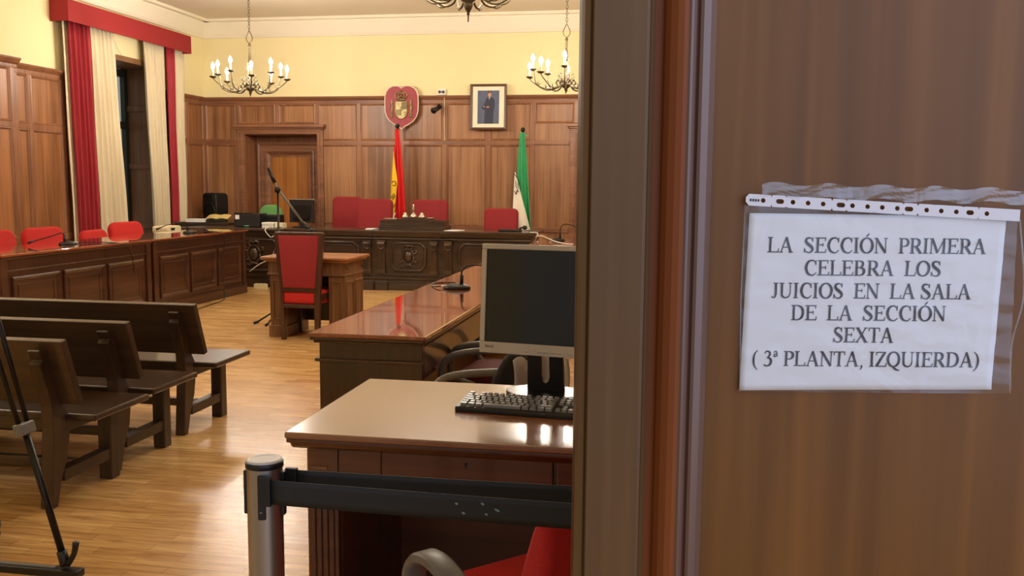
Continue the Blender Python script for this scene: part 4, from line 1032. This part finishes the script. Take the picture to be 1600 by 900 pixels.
low_chair('red low-backed chair nearest the cream telephone, behind the farther left desk', -6.50, 10.52, R(-8), .945, .57)

# ================================================================== BENCHES
def bench():
    """right end at x=0 local (seat overhang +.06); rear legs at y=0, seat towards +y; right leg frame at x=-.10"""
    t = thing('public_bench', '', 'bench', (0,0,0), 0, 'old wooden public benches')
    L = 3.3; zs = .408
    def bk(z): return .33 - .0 - (z-.37)*.0
    # seat boards
    MB().box(-L, .02, .12, .56, zs-.032, zs).build('seat', 'bench', t, bevel=.008)
    # sloping back board
    lean = .28
    def yb(z): return .10-(z-.42)*lean
    b = MB(); z0, z1 = .46, .755
    v = [(-L-.03, z0), (-.035, z0), (-.05, z1), (-L+.02, z1)]
    A = [b.b.verts.new((x, yb(z), z)) for x, z in v]; B = [b.b.verts.new((x, yb(z)+.038, z+.008)) for x, z in v]
    b.b.faces.new(A); b.b.faces.new(B[::-1])
    for i in range(4): b.b.faces.new((A[i], B[i], B[(i+1) % 4], A[(i+1) % 4]))
    b.build('backrest', 'bench', t, bevel=.004)
    for x in (-.155, -1.65, -3.1):
        # rear post: leg below and back support above, one sawn piece
        b = MB()
        prof = [(.0,0),(.045,0),(.08,.12),(.13,.22),(.15,.33),(.15,.40),(.115,.45),(yb(.60)+.004,.60),(yb(.715)+.004,.715),(yb(.715)-.045,.722),(yb(.70)-.06,.715),(yb(.67)-.045,.675),(yb(.665)-.065,.66),(.03,.46),(.035,.36),(.02,.20)]
        b.prism(prof, x-.029, x+.029, 'yz'); b.build('rear_post', 'benchz', t, bevel=.005)
        b = MB(); b.box(x-.035, x+.035, .44, .51, 0, zs-.03); b.build('front_leg', 'benchz', t, bevel=.006)
        b = MB(); b.box(x-.028, x+.028, .10, .46, .10, .155).box(x-.03, x+.03, .12, .52, zs-.085, zs-.032); b.build('side_stretcher', 'benchz', t, bevel=.004)
    b = MB(); b.box(-3.1, -.2, .26, .30, .105, .15); b.build('long_stretcher', 'bench', t, bevel=.004)
    b = MB(); b.box(-3.1, -.2, .14, .165, zs-.09, zs-.032).box(-3.1, -.2, .49, .51, zs-.09, zs-.032); b.build('apron', 'bench', t)
    return t
bn = bench()
bn['label'] = 'dark wooden public bench farthest from the camera, its whole right end showing'
BX = -2.60
bn.location = (BX, 4.79, 0)
dup(bn, (BX+.02, 4.10, 0), 0, 'middle dark wooden public bench, between the other two')
dup(bn, (BX+.055, 3.56, 0), 0, 'nearest dark wooden public bench, behind the black tripod leg')

# ================================================================== WITNESS TABLE AND CHAIR
wt = thing('witness_table', 'walnut kneehole table standing in front of the judges bench', 'table', (-3.33, 8.395, 0))
def wx(x): return x+3.33
b = MB(); b.box(wx(-3.785), wx(-2.925), -.31, .31, .735, .76).box(wx(-3.765), wx(-2.945), -.29, .29, .715, .735); b.build('top_board', 'walnut_top', wt, bevel=.008)
b = MB(); b.box(wx(-3.73), wx(-2.98), -.255, .255, .60, .715).box(wx(-3.74), wx(-2.97), -.265, .265, .585, .605); b.build('frieze', 'walnut', wt, bevel=.005)
for x0, x1 in ((-3.72, -3.56), (-3.14, -2.98)):
    b = MB(); b.box(wx(x0), wx(x1), -.25, .25, 0, .585).box(wx(x0)-.012, wx(x1)+.012, -.26, .26, 0, .11)
    b.build('pedestal', 'walnut', wt, bevel=.005)
    b = MB()
    s = 1 if x0 > -3.3 else -1; F = wx(x1) if s > 0 else wx(x0)
    for y0_ in (-.22, .01): b.frame(y0_, y0_+.21, .16, .54, [(0,0),(0,.012),(.015,.016),(.03,.004),(.03,0)], F, 'yz', s)
    b.frame(wx(x0)+.03, wx(x1)-.03,   .16, .54, [(0,0),(0,.008),(.012,.010),(.02,.002)], -.25, 'xz', -1)
    b.build('panel_moulding', 'walnut', wt)
MB().box(wx(-3.56), wx(-3.14), .2, .22, .1, .585).build('modesty_board', 'dark', wt)
b = MB(); b.ball((wx(-2.965), -.2, .655), .012).ball((wx(-2.965), .2, .655), .012); b.build('drawer_knob', 'brass', wt, smooth=True)

wc = thing('witness_chair', 'tall red upholstered chair with a wooden frame at the walnut table', 'chair', (-3.36, 8.0, 0), R(-2))
# local: back plane at y=0 (near camera), seat to +y
def cbar(par, a, b_, wx_, wy_, name, mat='mahog'): return MB().bar(a, b_, wx_, wy_, (0,1,0)).build(name, mat, par, bevel=.004)
for s in (-1, 1):
    b = MB()
    b.prism([(s*.165-.02,0),(s*.165+.02,0),(s*.18+.022,.45),(s*.222+.018,.985),(s*.222-.020,.985),(s*.165-.022,.45)], -.02, .025, 'xz')
    o = b.build('rear_upright', 'mahog', wc, bevel=.003)
    MB().prism([(s*.2-.022,0),(s*.2+.022,0),(s*.2+.022,.42),(s*.2-.022,.42)], .42, .46, 'xz').build('front_leg', 'mahog', wc, bevel=.004)
    MB().bar((s*.185, .02, .40), (s*.2, .44, .40), .03, .06).build('side_rail', 'mahog', wc)
MB().box(-.235, .235, -.022, .03, .965, .998).build('top_rail', 'mahog', wc, bevel=.006)
MB().box(-.18, .18, -.02, .025, .45, .49).build('lower_rail', 'mahog', wc, bevel=.004)
MB().box(-.17, .17, -.018, .02, .30, .335).build('seat_rail', 'mahog', wc, bevel=.004)
b = MB(); b.prism([(-.158,.485),(.158,.485),(.200,.968),(-.200,.968)], -.028, .032, 'xz'); b.build('backrest', 'velvet', wc, bevel=.012, seg=3, smooth=True)
b = MB(); b.prism([(-.17,-.01),(.17,-.01),(.235,.46),(-.235,.46)], .335, .455, 'xy'); b.build('seat', 'redwool', wc, bevel=.025, seg=3, smooth=True)

ms = thing('microphone_stand', 'black tripod boom microphone stand behind the red witness chair', 'microphone stand', (-3.98, 8.95, 0))
MB().tube([(0,0,.10),(0,0,1.36)], .011, 10).build('pole', 'blackmetal', ms, smooth=True)
for a in (215, 262, 20):
    ca, sa = math.cos(R(a)), math.sin(R(a)); MB().tube([(0,0,.16),(.24*ca,.24*sa,.02)], .009, 8).tube([(.22*ca,.22*sa,.028),(.27*ca,.27*sa,.014)], .014, 8).build('leg', 'blackmetal', ms, smooth=True)
MB().tube([(-.09,.0,1.57),(-.045,0,1.47),(.0,0,1.38),(.30,0,1.0)], .012, 10).build('boom', 'greyarm', ms, smooth=True)
MB().lathe([(.02,-.03),(.03,-.02),(.03,.02),(.02,.03)], (0,0,1.37), 12).build('boom_clutch', 'blackmetal', ms, smooth=True)
MB().tube([(-.10,0,1.585),(-.03,0,1.44)], [.016,.020], 12).build('counterweight', 'blackmetal', ms, smooth=True)
MB().tube([(.27,0,1.04),(.335,0,.965)], [.018,.028], 12).ball((.335,0,.96), .036).build('microphone_head', 'black', ms, smooth=True)

# ================================================================== MIDDLE DESK (right) AND ITS CHAIRS
def right_desk(lab, y0, y1):
    x0, x1 = -1.615, -1.065; top = .775
    cx, cy = (x0+x1)/2, (y0+y1)/2; hx, hy = (x1-x0)/2, (y1-y0)/2
    t = thing('advocates_desk', lab, 'desk', (cx, cy, 0))
    MB().box(-hx, hx, -hy, hy, top-.02, top).build('top_board', 'gloss', t, bevel=.006, seg=3)
    b = MB(); b.box(-hx+.006, hx-.006, -hy+.006, hy-.006, top-.034, top-.02).box(-hx+.02, hx-.02, -hy+.02, hy-.02, top-.048, top-.034); b.build('top_moulding', 'mahog_x', t, bevel=.005)
    b = MB()
    b.box(-hx+.04, -hx+.065, -hy+.04, hy-.04, 0, top-.048)
    for s in (-1, 1): b.box(-hx+.04, hx-.025, *sorted((s*(hy-.04), s*(hy-.07))), 0, top-.048)
    b.build('side_board', 'mahog', t, bevel=.003)
    b = MB()
    for s in (-1, 1):
        b.box(-hx+.025, hx-.02, *sorted((s*(hy-.04), s*(hy-.025))), top-.135, top-.12)
        b.box(-hx+.025, hx-.025, *sorted((s*(hy-.04), s*(hy-.02))), 0, .1)
    b.box(-hx+.02, -hx+.04, -hy+.03, hy-.03, top-.135, top-.12).box(-hx+.02, -hx+.04, -hy+.03, hy-.03, 0, .1)
    b.build('bead', 'mahog_x', t, bevel=.004)
    MB().box(hx-.06, hx-.035, -hy+.07, hy-.07, top-.2, top-.048).box(hx-.12, hx-.035, -hy+.07, hy-.07, top-.215, top-.195).build('apron', 'dark', t, bevel=.003)  # same mahogany; the dark oak colour paints in the shade on this side
    for k in range(3): 
        yy = -hy+.07+(2*hy-.14)*(k+.5)/3; MB().box(hx-.035, hx-.028, yy-(hy-.07)/3+.015, yy+(hy-.07)/3-.015, top-.185, top-.06).build('drawer_front', 'dark', t, bevel=.002)
    return t
right_desk('nearer long mahogany desk with a mirror-polished top in the middle of the room', 3.92, 7.9)
right_desk('farther mahogany desk in line with the polished one, mostly behind the screen', 7.93, 11.45)
desk_mic('gooseneck microphone on the polished desk, left of the computer screen', -1.365, 5.80, .775, R(188), [(-.03,0,.11),(-.05,0,.14),(-.10,0,.155),(-.22,.0,.15),(-.34,0,.135)], s=1.0)
cable('black cable looped beside the microphone on the polished desk', [(-1.475,5.80,.79),(-1.52,5.82,.782),(-1.58,5.98,.78),(-1.57,6.1,.78),(-1.45,6.12,.78)], r=.004)
desk_mic('gooseneck microphone on the farther desk, just above the computer screen', -1.37, 11.1, .775, R(170), [(-.03,0,.12),(-.05,0,.18),(-.12,0,.2),(-.3,0,.15),(-.4,0,.1)])
cable('white cable lying on the farther desk above the computer screen', [(-1.85,12.0,.825),(-1.7,11.7,.83),(-1.66,11.3,.80),(-1.60,10.9,.83),(-1.5,10.7,.85),(-1.35,10.6,.80),(-1.2,10.4,.785),(-1.1,10.3,.785)], 'white', .007)
cable('thin grey cable trailing from the end of the judges bench', [(-1.98,12.3,.83),(-1.8,12.1,.84),(-1.74,11.9,.78),(-1.72,11.6,.74),(-1.74,11.4,.7)], 'greyarm', .006)

def tube_chair(lab, x, y, rz):
    t = thing('armchair', lab, 'chair', (x, y, 0), rz)       # faces -x
    MB().prism(rrect(.46, .44, .09, 5, 0, 0), .42, .49, 'xy').build('seat', 'shaded_red', t, bevel=.025, seg=3, smooth=True)
    mt = Matrix.Translation((.24, 0, .74)) @ Matrix.Rotation(R(8), 4, 'Y')
    MB().prism(rrect(.46, .4, .09, 5), -.035, .035, 'yz', mt).build('backrest', 'cloth_black', t, bevel=.025, seg=3, smooth=True)
    for s in (-1, 1):
        MB().tube([(.22, s*.25, .62), (.1, s*.26, .655), (-.12, s*.26, .645), (-.22, s*.255, .60), (-.23, s*.24, .48), (-.12, s*.22, .43)], .017, 10, 5).build('arm_tube', 'greyarm', t, smooth=True)
    star(t)
    return t
tube_chair('dark armchair with grey tube arms drawn up to the nearer end of the polished desk', -.80, 4.05, R(10))
tube_chair('armchair with grey tube arms second along the polished desk, behind the screen', -.84, 4.75, R(-5))
# dark coat / bag behind the screen stand
bp_ = thing('rucksack', 'black cloth bag standing behind the near desk beside the screen', 'bag', (-.59, 3.45, .0))
MB().prism([(-.13,0),(.14,0),(.15,.3),(.16,.62),(.10,.80),(-.01,.83),(-.07,.72),(-.12,.4)], -.09, .09, 'xz').build('body', 'cloth_black', bp_, bevel=.04, seg=3, smooth=True)
MB().tube([(-.06,-.09,.62),(-.12,-.12,.5),(-.12,-.11,.3)], .014, 6, 4).build('strap', 'cloth_black', bp_, smooth=True)

# ================================================================== CLERK'S DESK (near)
CT = .77
cdk = thing('clerk_desk', 'near wooden desk with a worn varnished top holding the computer', 'desk', (-.29, 2.70, 0))
def kx(x): return x+.29
def ky(y): return y-2.70
X0, X1, Y0, Y1 = -1.035, .46, 2.335, 3.06
b = MB(); b.box(kx(X0), kx(X1), ky(Y0), ky(Y1), CT-.018, CT); b.build('top_board', 'clerk_top', cdk, bevel=.005, seg=3)
b = MB(); b.box(kx(X0)+.004, kx(X1)-.004, ky(Y0)+.004, ky(Y1)-.004, CT-.030, CT-.018)
b.prism([(ky(Y0)+.01,CT-.030),(ky(Y0)+.018,CT-.042),(ky(Y0)+.03,CT-.05),(ky(Y1)-.03,CT-.05),(ky(Y1)-.01,CT-.030)], kx(X0)+.012, kx(X1)-.012, 'yz')
b.build('edge_moulding', 'clerk', cdk, bevel=.003)
BF = ky(2.385)
b = MB()
b.box(kx(-.99), kx(-.968), BF, ky(3.02), 0, CT-.05).box(kx(-.99), kx(-.90), BF, BF+.03, 0, CT-.05).box(kx(.34), kx(.43), BF, BF+.03, 0, CT-.05).box(kx(.41), kx(.43), BF, ky(3.02), 0, CT-.05)
b.box(kx(-.90), kx(-.776), BF+.004, BF+.03, .63, CT-.05).box(kx(.2), kx(.34), BF+.004, BF+.03, .63, CT-.05).box(kx(-.776), kx(.2), BF+.006, BF+.03, .63, .648)
b.box(kx(-.97), kx(.41), ky(2.99), ky(3.02), .0, CT-.05)
b.box(kx(-.92), kx(-.90), BF+.03, ky(2.99), 0, .63).box(kx(.34), kx(.36), BF+.03, ky(2.99), 0, .63)
b.build('carcass', 'clerk', cdk, bevel=.003)
for x0 in (-.985, .345):
    b = MB()
    for k in range(4): b.tube([(kx(x0)+.014+k*.018, BF-.001, .09), (kx(x0)+.014+k*.018, BF-.001, .63)], .0065, 8)
    b.box(kx(x0)-.008, kx(x0)+.085, BF-.012, BF+.004, .0, .092)
    b.build('fluting', 'clerk', cdk)
MB().box(kx(-.978), kx(-.93), BF-.004, BF, .655, .665).build('capital_block', 'walnut', cdk, bevel=.001)
for x0, x1 in ((-.772, -.298), (-.288, .196)):
    d = MB().box(kx(x0), kx(x1), BF-.004, BF+.02, .650, CT-.052).build('drawer', 'clerk', cdk, bevel=.003)
    cxx = (kx(x0)+kx(x1))/2
    MB().lathe([(.005,0),(.005,.002),(.003,.002),(0,.0015)], (cxx, BF-.004, .697), 12, Matrix.Rotation(R(90), 3, 'X')).box(cxx-.0018, cxx+.0018, BF-.006, BF-.0035, .683, .697).build('keyhole', 'black', d)

# --- computer screen
mn = thing('computer_screen', 'silver-framed flat computer screen on the near desk, cut off by the door', 'monitor', (-.402, 2.905, CT), R(-9))
MW, MH = .412, .352; zb = .135
scr = Matrix.Translation((0, 0, zb)) @ Matrix.Rotation(R(-4), 4, 'X')
def sbox(b, x0, x1, y0, y1, z0, z1): return b.box(x0, x1, y0, y1, z0, z1, scr)
b = MB(); sbox(b, -MW/2, MW/2, -.03, .0, 0, .036); sbox(b, -MW/2, MW/2, -.03, .0, MH-.0165, MH); sbox(b, -MW/2, -MW/2+.0165, -.03, .0, .036, MH-.0165); sbox(b, MW/2-.0165, MW/2, -.03, .0, .036, MH-.0165)
b.build('bezel', 'silver', mn, bevel=.002)
b = MB(); sbox(b, -MW/2+.0155, MW/2-.0155, -.024, .0, .030, MH-.015); b.build('panel', 'screen', mn)
b = MB(); sbox(b, -MW/2+.004, MW/2-.004, .0, .03, .004, MH-.004); sbox(b, -.13, .13, .03, .055, .05, .28); b.build('rear_case', 'black', mn, bevel=.01)
for x in (-.045, .0, .02, .042, .064, .098):
    b = MB(); b.lathe([(0,0),(.0095,0),(.0095,.0015),(.007,.0025),(0,.003)], (0,0,0), 16, (scr.to_3x3() @ Matrix.Rotation(R(90), 3, 'X') @ Matrix.Diagonal((1,.36,1))))
    for v in b.b.verts: v.co += scr @ Vector((x, -.0300, .013))
    b.build('button', 'silver', mn)
tx = bpy.data.curves.new('logo', 'FONT'); tx.body = 'BenQ'; tx.size = .0125; tx.extrude = .0003
to = bpy.data.objects.new('logo_tmp', tx); COL.objects.link(to)
bpy.context.view_layer.update()
dg = bpy.context.evaluated_depsgraph_get(); lm = bpy.data.meshes.new_from_object(to.evaluated_get(dg))
bpy.data.objects.remove(to)
lm.transform(scr @ Matrix.Translation((-MW/2+.020, -.0304, .018)) @ Matrix.Rotation(R(90), 4, 'X'))
lm.materials.clear(); lm.materials.append(M['ink'])
lo = bpy.data.objects.new('logo', lm); COL.objects.link(lo); lo.parent = mn
# stand: black plate with a slot, and dished base
b = MB()
sl = Matrix.Translation((0, .045, 0)) @ Matrix.Rotation(R(6), 4, 'X')
b.prism([(-.062,.005),(-.058,.19),(-.014,.19),(-.014,.06),(-.010,.045),(0,.038),(.010,.045),(.014,.06),(.014,.19),(.058,.19),(.062,.005)], -.008, .008, 'xz', sl)
b.build('stand_neck', 'black', mn, bevel=.002)
b = MB(); b.prism([(.13*math.cos(a), .03+.10*math.sin(a)*(1 if math.sin(a) > 0 else .95)) for a in [2*PI*k/32 for k in range(32)]], 0, .012, 'xy'); b.build('stand_base', 'screen', mn, bevel=.004)
# --- keyboard
kb = thing('keyboard', 'black computer keyboard in front of the screen on the near desk', 'keyboard', (-.632, 2.655, CT), R(-5.0))
KW, KD = .445, .135
b = MB(); b.prism([(0,.0),(0,.012),(.006,.016),(KD-.01,.030),(KD,.026),(KD,0)], 0, KW, 'yz'); b.build('case', 'black', kb, bevel=.003)
def keyz(y): return .0165+(y-.006)*.112
nk = 0; rest = MB()
def key(x, y, w_, d_=.0155):
    global nk
    z = keyz(y)
    def mk(b):
        A = [(x, y), (x+w_, y), (x+w_, y+d_), (x, y+d_)]; i = .0022
        B = [(x+i, y+.003), (x+w_-i, y+.003), (x+w_-i, y+d_-.001), (x+i, y+d_-.001)]
        va = [b.b.verts.new((p, q, z-.003)) for p, q in A]; vb = [b.b.verts.new((p, q, z+.0075+.0012*(q > y+.008))) for p, q in B]
        b.b.faces.new(vb)
        for k in range(4): b.b.faces.new((va[k], va[(k+1) % 4], vb[(k+1) % 4], vb[k]))
    if nk < 92: b = MB(); mk(b); b.build('key', 'key', kb)
    else: mk(rest)
    nk += 1
P19 = .01905; kx0 = .012
for r, (y, ws) in enumerate(((.014, (1.25,1.25,1.25,6.25,1.25,1.25,1.25,1.25)), (.033, (1.25,)+(1,)*11+(2.75,)), (.052, (1.75,)+(1,)*12+(1.25,)), (.071, (1.5,)+(1,)*12+(1.5,)), (.090, (1,)*13+(2,)))):
    x = kx0
    for wv in ws: key(x, y, wv*P19-.0025); x += wv*P19
x = kx0
for i in range(13):
    if i in (1, 5, 9): x += P19*(1 if i == 1 else .5)
    key(x, .112, P19-.0025, .013); x += P19
for r, y in enumerate((.014, .033, .071, .090, .112)):
    for c in range(3):
        if y == .033 and c != 1: continue
        key(kx0+15.3*P19+c*P19, y, P19-.0025)
for y in (.014, .033, .052, .071, .090):
    for c in range(4): key(kx0+18.6*P19+c*P19, y, P19-.0025)
ko = rest.build('keypad_keys', 'key', kb); ko['kind'] = 'stuff'
MB().box(.262, .278, .0008, .0035, .0085, .012).build('badge', 'white', kb)
# --- papers by the stand
flat('document', 'white paper lying beneath the screen stand on the near desk', 'papers', -.37, 2.93, CT, .27, .2, R(-4), .003)
bgw = thing('carrier_bag', 'white printed carrier bag behind the near desk, left of the screen stand', 'bag', (-.515, 3.24, 0))
def bagf(u, v):
    x = -.045+.20*u; zt = .83+.012*math.sin(u*17)+(.012 if u > .4 else -.01)
    return (x+.012*math.sin(v*9), .05*math.sin(u*PI)+.012*math.sin(u*21+v*4), .3+(zt-.3)*v)
MB().grid(bagf, 24, 14).build('bag_side', 'bagwhite', bgw, smooth=True, solid=.002)
MB().box(-.05, .16, -.01, .10, 0, .32).build('bag_body', 'bagwhite', bgw, bevel=.02)
tx = bpy.data.curves.new('letters', 'FONT'); tx.body = 'nab'; tx.size = .03
to = bpy.data.objects.new('tmp', tx); COL.objects.link(to); bpy.context.view_layer.update()
dg = bpy.context.evaluated_depsgraph_get(); lm = bpy.data.meshes.new_from_object(to.evaluated_get(dg)); bpy.data.objects.remove(to)
lm.transform(Matrix.Translation((.018, -.03, .785)) @ Matrix.Rotation(R(90), 4, 'X') @ Matrix.Rotation(R(80), 4, 'Z'))
lm.materials.clear(); lm.materials.append(M['white'])
lo = bpy.data.objects.new('printed_letters', lm); COL.objects.link(lo); lo.parent = bgw
fo = thing('folder_stack', 'manila folders behind the screen stand at the edge of the door', 'folders', (-.17, 2.985, CT), R(5))
MB().box(-.08, .13, -.05, .05, 0, .015).box(-.078, .13, -.048, .05, .015, .028).build('folder', 'yellowpaper', fo, bevel=.001)

# ================================================================== BARRIER POSTS AND BELTS
def post(lab, x, y, rz):
    t = thing('barrier_post', lab, 'barrier post', (x, y, 0), rz)
    MB().lathe([(0,0),(.17,0),(.17,.012),(.12,.024),(.04,.034),(.0345,.04),(.0345,.897),(0,.897)], (0,0,0), 40).build('tube', 'steel', t, smooth=True).modifiers.new('e', 'EDGE_SPLIT').split_angle = R(35)
    MB().lathe([(.034,.8955),(.0368,.8965),(.0368,.9055),(.0355,.9075),(.03,.9075)], (0,0,0), 40).build('collar', 'black', t, smooth=True)
    MB().lathe([(0,.900),(.0345,.900),(.0345,.9100),(.032,.9120),(.022,.9120),(.0215,.9115),(0,.9115)], (0,0,0), 36).build('cap', 'cap', t)
    for a in (-60, 20, 120, 200):
        o = MB().box(.033, .041, -.0075, .0075, .80, .888).build('belt_slot', 'black', t, bevel=.002); o.rotation_euler = (0,0,R(a))
    MB().lathe([(0,0),(.0035,0),(.0035,.002),(0,.002)], (0,0,0), 8).build('screw', 'steel', t, smooth=True).location = (.02, -.036, .815)
    return t
PXY = Vector((-.778, 1.662))
post('brushed steel barrier post holding two black belts', PXY.x, PXY.y, R(-15))
PX2 = Vector((.60, 1.56))
def belt(lab, a, b_, zt, sag=.004, glints=()):
    t = thing('barrier_belt', lab, 'belt')
    a = Vector(a); b_ = Vector(b_)
    def fn(u, v): p = a.lerp(b_, u); return (p.x, p.y, zt-.048*v - sag*math.sin(u*PI))
    MB().grid(fn, 30, 4).build('webbing', 'belt', t, smooth=True, solid=.0015)
    d = (b_-a).normalized()
    for x, y, z, w_ in glints: MB().ball((x, y, z), w_, .0004, .0022, 10, Matrix.Rotation(R(25), 3, 'Y')).build('painted_glint', 'glint', t)  # flat pale marks paint light glints onto the webbing
    MB().bar((a.x-d.x*.012, a.y-d.y*.012, zt-.024), (a.x+d.x*.012, a.y+d.y*.012, zt-.024), .012, .056, (0,0,1)).build('belt_clip', 'black', t, bevel=.002)
    return t
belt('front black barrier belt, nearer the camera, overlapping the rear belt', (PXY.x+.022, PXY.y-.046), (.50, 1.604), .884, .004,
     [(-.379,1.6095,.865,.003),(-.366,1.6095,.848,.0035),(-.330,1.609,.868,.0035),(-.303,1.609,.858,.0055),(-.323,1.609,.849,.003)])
belt('rear black barrier belt, partly behind the front belt', (PXY.x+.048, PXY.y+.018), (.50, 1.728), .886)
post('barrier post at the far end of the belts, behind the entrance door leaf', .545, 1.665, 0)

# ================================================================== NEAR RED OFFICE CHAIR
oc = thing('office_armchair', 'red office chair with grey armrests below the black belts', 'chair', (-.245, 2.02, 0), R(-45))   # faces -x
MB().prism(rrect(.50, .46, .1, 5, -.03, .02), .42, .502, 'xy').build('seat', 'redwool', oc, bevel=.03, seg=4, smooth=True)
def cb(u, v):
    y = -.21+.42*u; z = .50+.36*v
    return (.10+.07*v*v+.05*v-.05*(2*u-1)**2*1, y*(1-.12*v**3), z)
b = MB()
prof = [(.10,.50),(.12,.58),(.145,.66),(.165,.72),(.185,.77),(.20,.80),(.22,.81),(.25,.79),(.245,.72),(.225,.64),(.20,.56),(.17,.49)]
b.prism(prof, -.21, .21, 'yz', Matrix(((0,1,0,0),(1,0,0,0),(0,0,1,0),(0,0,0,1))))
b.build('backrest', 'redwool', oc, bevel=.035, seg=4, smooth=True)
for s in (-1, 1):
    yy = s*.268; dz = .034
    b = MB()
    pts = [(.14,.50),(.09,.575),(.02,.635),(-.06,.665),(-.13,.66),(-.17,.62),(-.175,.56),(-.15,.49),(-.08,.45)]
    V3 = [Vector((x, yy, z-dz)) for x, z in pts]; q = []
    for i in range(len(V3)-1):
        p0, p1, p2, p3 = V3[max(i-1,0)], V3[i], V3[i+1], V3[min(i+2,len(V3)-1)]
        for k in range(5): t = k/5; q.append(.5*((2*p1)+(p2-p0)*t+(2*p0-5*p1+4*p2-p3)*t*t+(3*p1-p0-3*p2+p3)*t**3))
    q.append(V3[-1]); rows = []
    for i, p in enumerate(q):
        d = (q[min(i+1,len(q)-1)]-q[max(i-1,0)]).normalized(); n = Vector((-d.z, 0, d.x))
        rows.append([b.b.verts.new(p+n*aa*.013+Vector((0,bb*.028,0))) for aa, bb in ((-1,-.7),(-.6,-1),(.6,-1),(1,-.7),(1,.7),(.6,1),(-.6,1),(-1,.7))])
    for a, c in zip(rows, rows[1:]):
        for k in range(8): b.b.faces.new((a[k], a[(k+1) % 8], c[(k+1) % 8], c[k]))
    b.b.faces.new(rows[0]); b.b.faces.new(rows[-1][::-1])
    b.build('armrest', 'greyarm', oc, smooth=True)
star(oc)

# ================================================================== CAMERA TRIPOD (bottom left)
tp = thing('camera_tripod', 'black camera tripod leg with lever clamps on a floor spreader, at the left edge', 'tripod', (-2.48, 2.87, 0))
ap = Vector((0, 0, 1.28))
MB().lathe([(0,1.22),(.05,1.22),(.06,1.25),(.06,1.30),(.03,1.33),(.03,1.40),(.05,1.41),(.05,1.43),(0,1.43)], (0,0,0), 20).build('head', 'blackmetal', tp, smooth=True)
for k in range(3):
    a = 2*PI*k/3; ca, sa = math.cos(a), math.sin(a); foot = Vector((.37*ca, .37*sa, .085)); top = Vector((.045*ca, .045*sa, 1.25))
    side = Vector((-sa, ca, 0)); mid = top.lerp(foot, .58); n = MB()
    n.tube([foot, mid+(top-mid)*.03], .0125, 12)
    lg = n.build('leg', 'blackmetal', tp, smooth=True)
    n = MB()
    for s in (-1, 1): n.tube([mid+side*.022*s-Vector((ca,sa,0))*.0, top+side*.035*s], .0095, 10)
    n.build('upper_tube', 'blackmetal', lg, smooth=True)
    n = MB(); n.bar(mid-(top-foot).normalized()*.022, mid+(top-foot).normalized()*.022, .075, .036, tuple(side.cross(top-foot).normalized())); n.build('clamp', 'greyarm', lg, bevel=.006)
    n = MB(); dr = Vector((ca, sa, 0)); n.tube([foot+Vector((0,0,-.005)), foot+(top-foot).normalized()*.05], .018, 10)
    n.tube([foot+dr*.008+Vector((0,0,.0)), foot+dr*.035+Vector((0,0,.04)), foot+dr*.045+Vector((0,0,.085))], [.012,.010,.012], 8, 3); n.build('lever', 'black', lg, smooth=True)
b = MB()
for k in range(3):
    a = 2*PI*k/3; ca, sa = math.cos(a), math.sin(a)
    b.bar((0,0,.055), (.43*ca, .43*sa, .055), .045, .028, (0,0,1))
b.build('spreader', 'black', tp, bevel=.004)
b = MB()
for k in range(3):
    a = 2*PI*k/3; ca, sa = math.cos(a), math.sin(a)
    b.bar((.06*ca,.06*sa,.070), (.33*ca, .33*sa, .070), .018, .006, (0,0,1))
b.build('rail_strip', 'greyarm', tp)
for k in range(3):
    a = 2*PI*k/3; ca, sa = math.cos(a), math.sin(a)
    MB().lathe([(0,-.01),(.020,-.01),(.020,.01),(0,.01)], (.41*ca,.41*sa,.0205), 14, Matrix.Rotation(R(90),3,'X')).box(.41*ca-.012,.41*ca+.012,.41*sa-.008,.41*sa+.008,.02,.05).build('castor', 'black', tp, smooth=False)
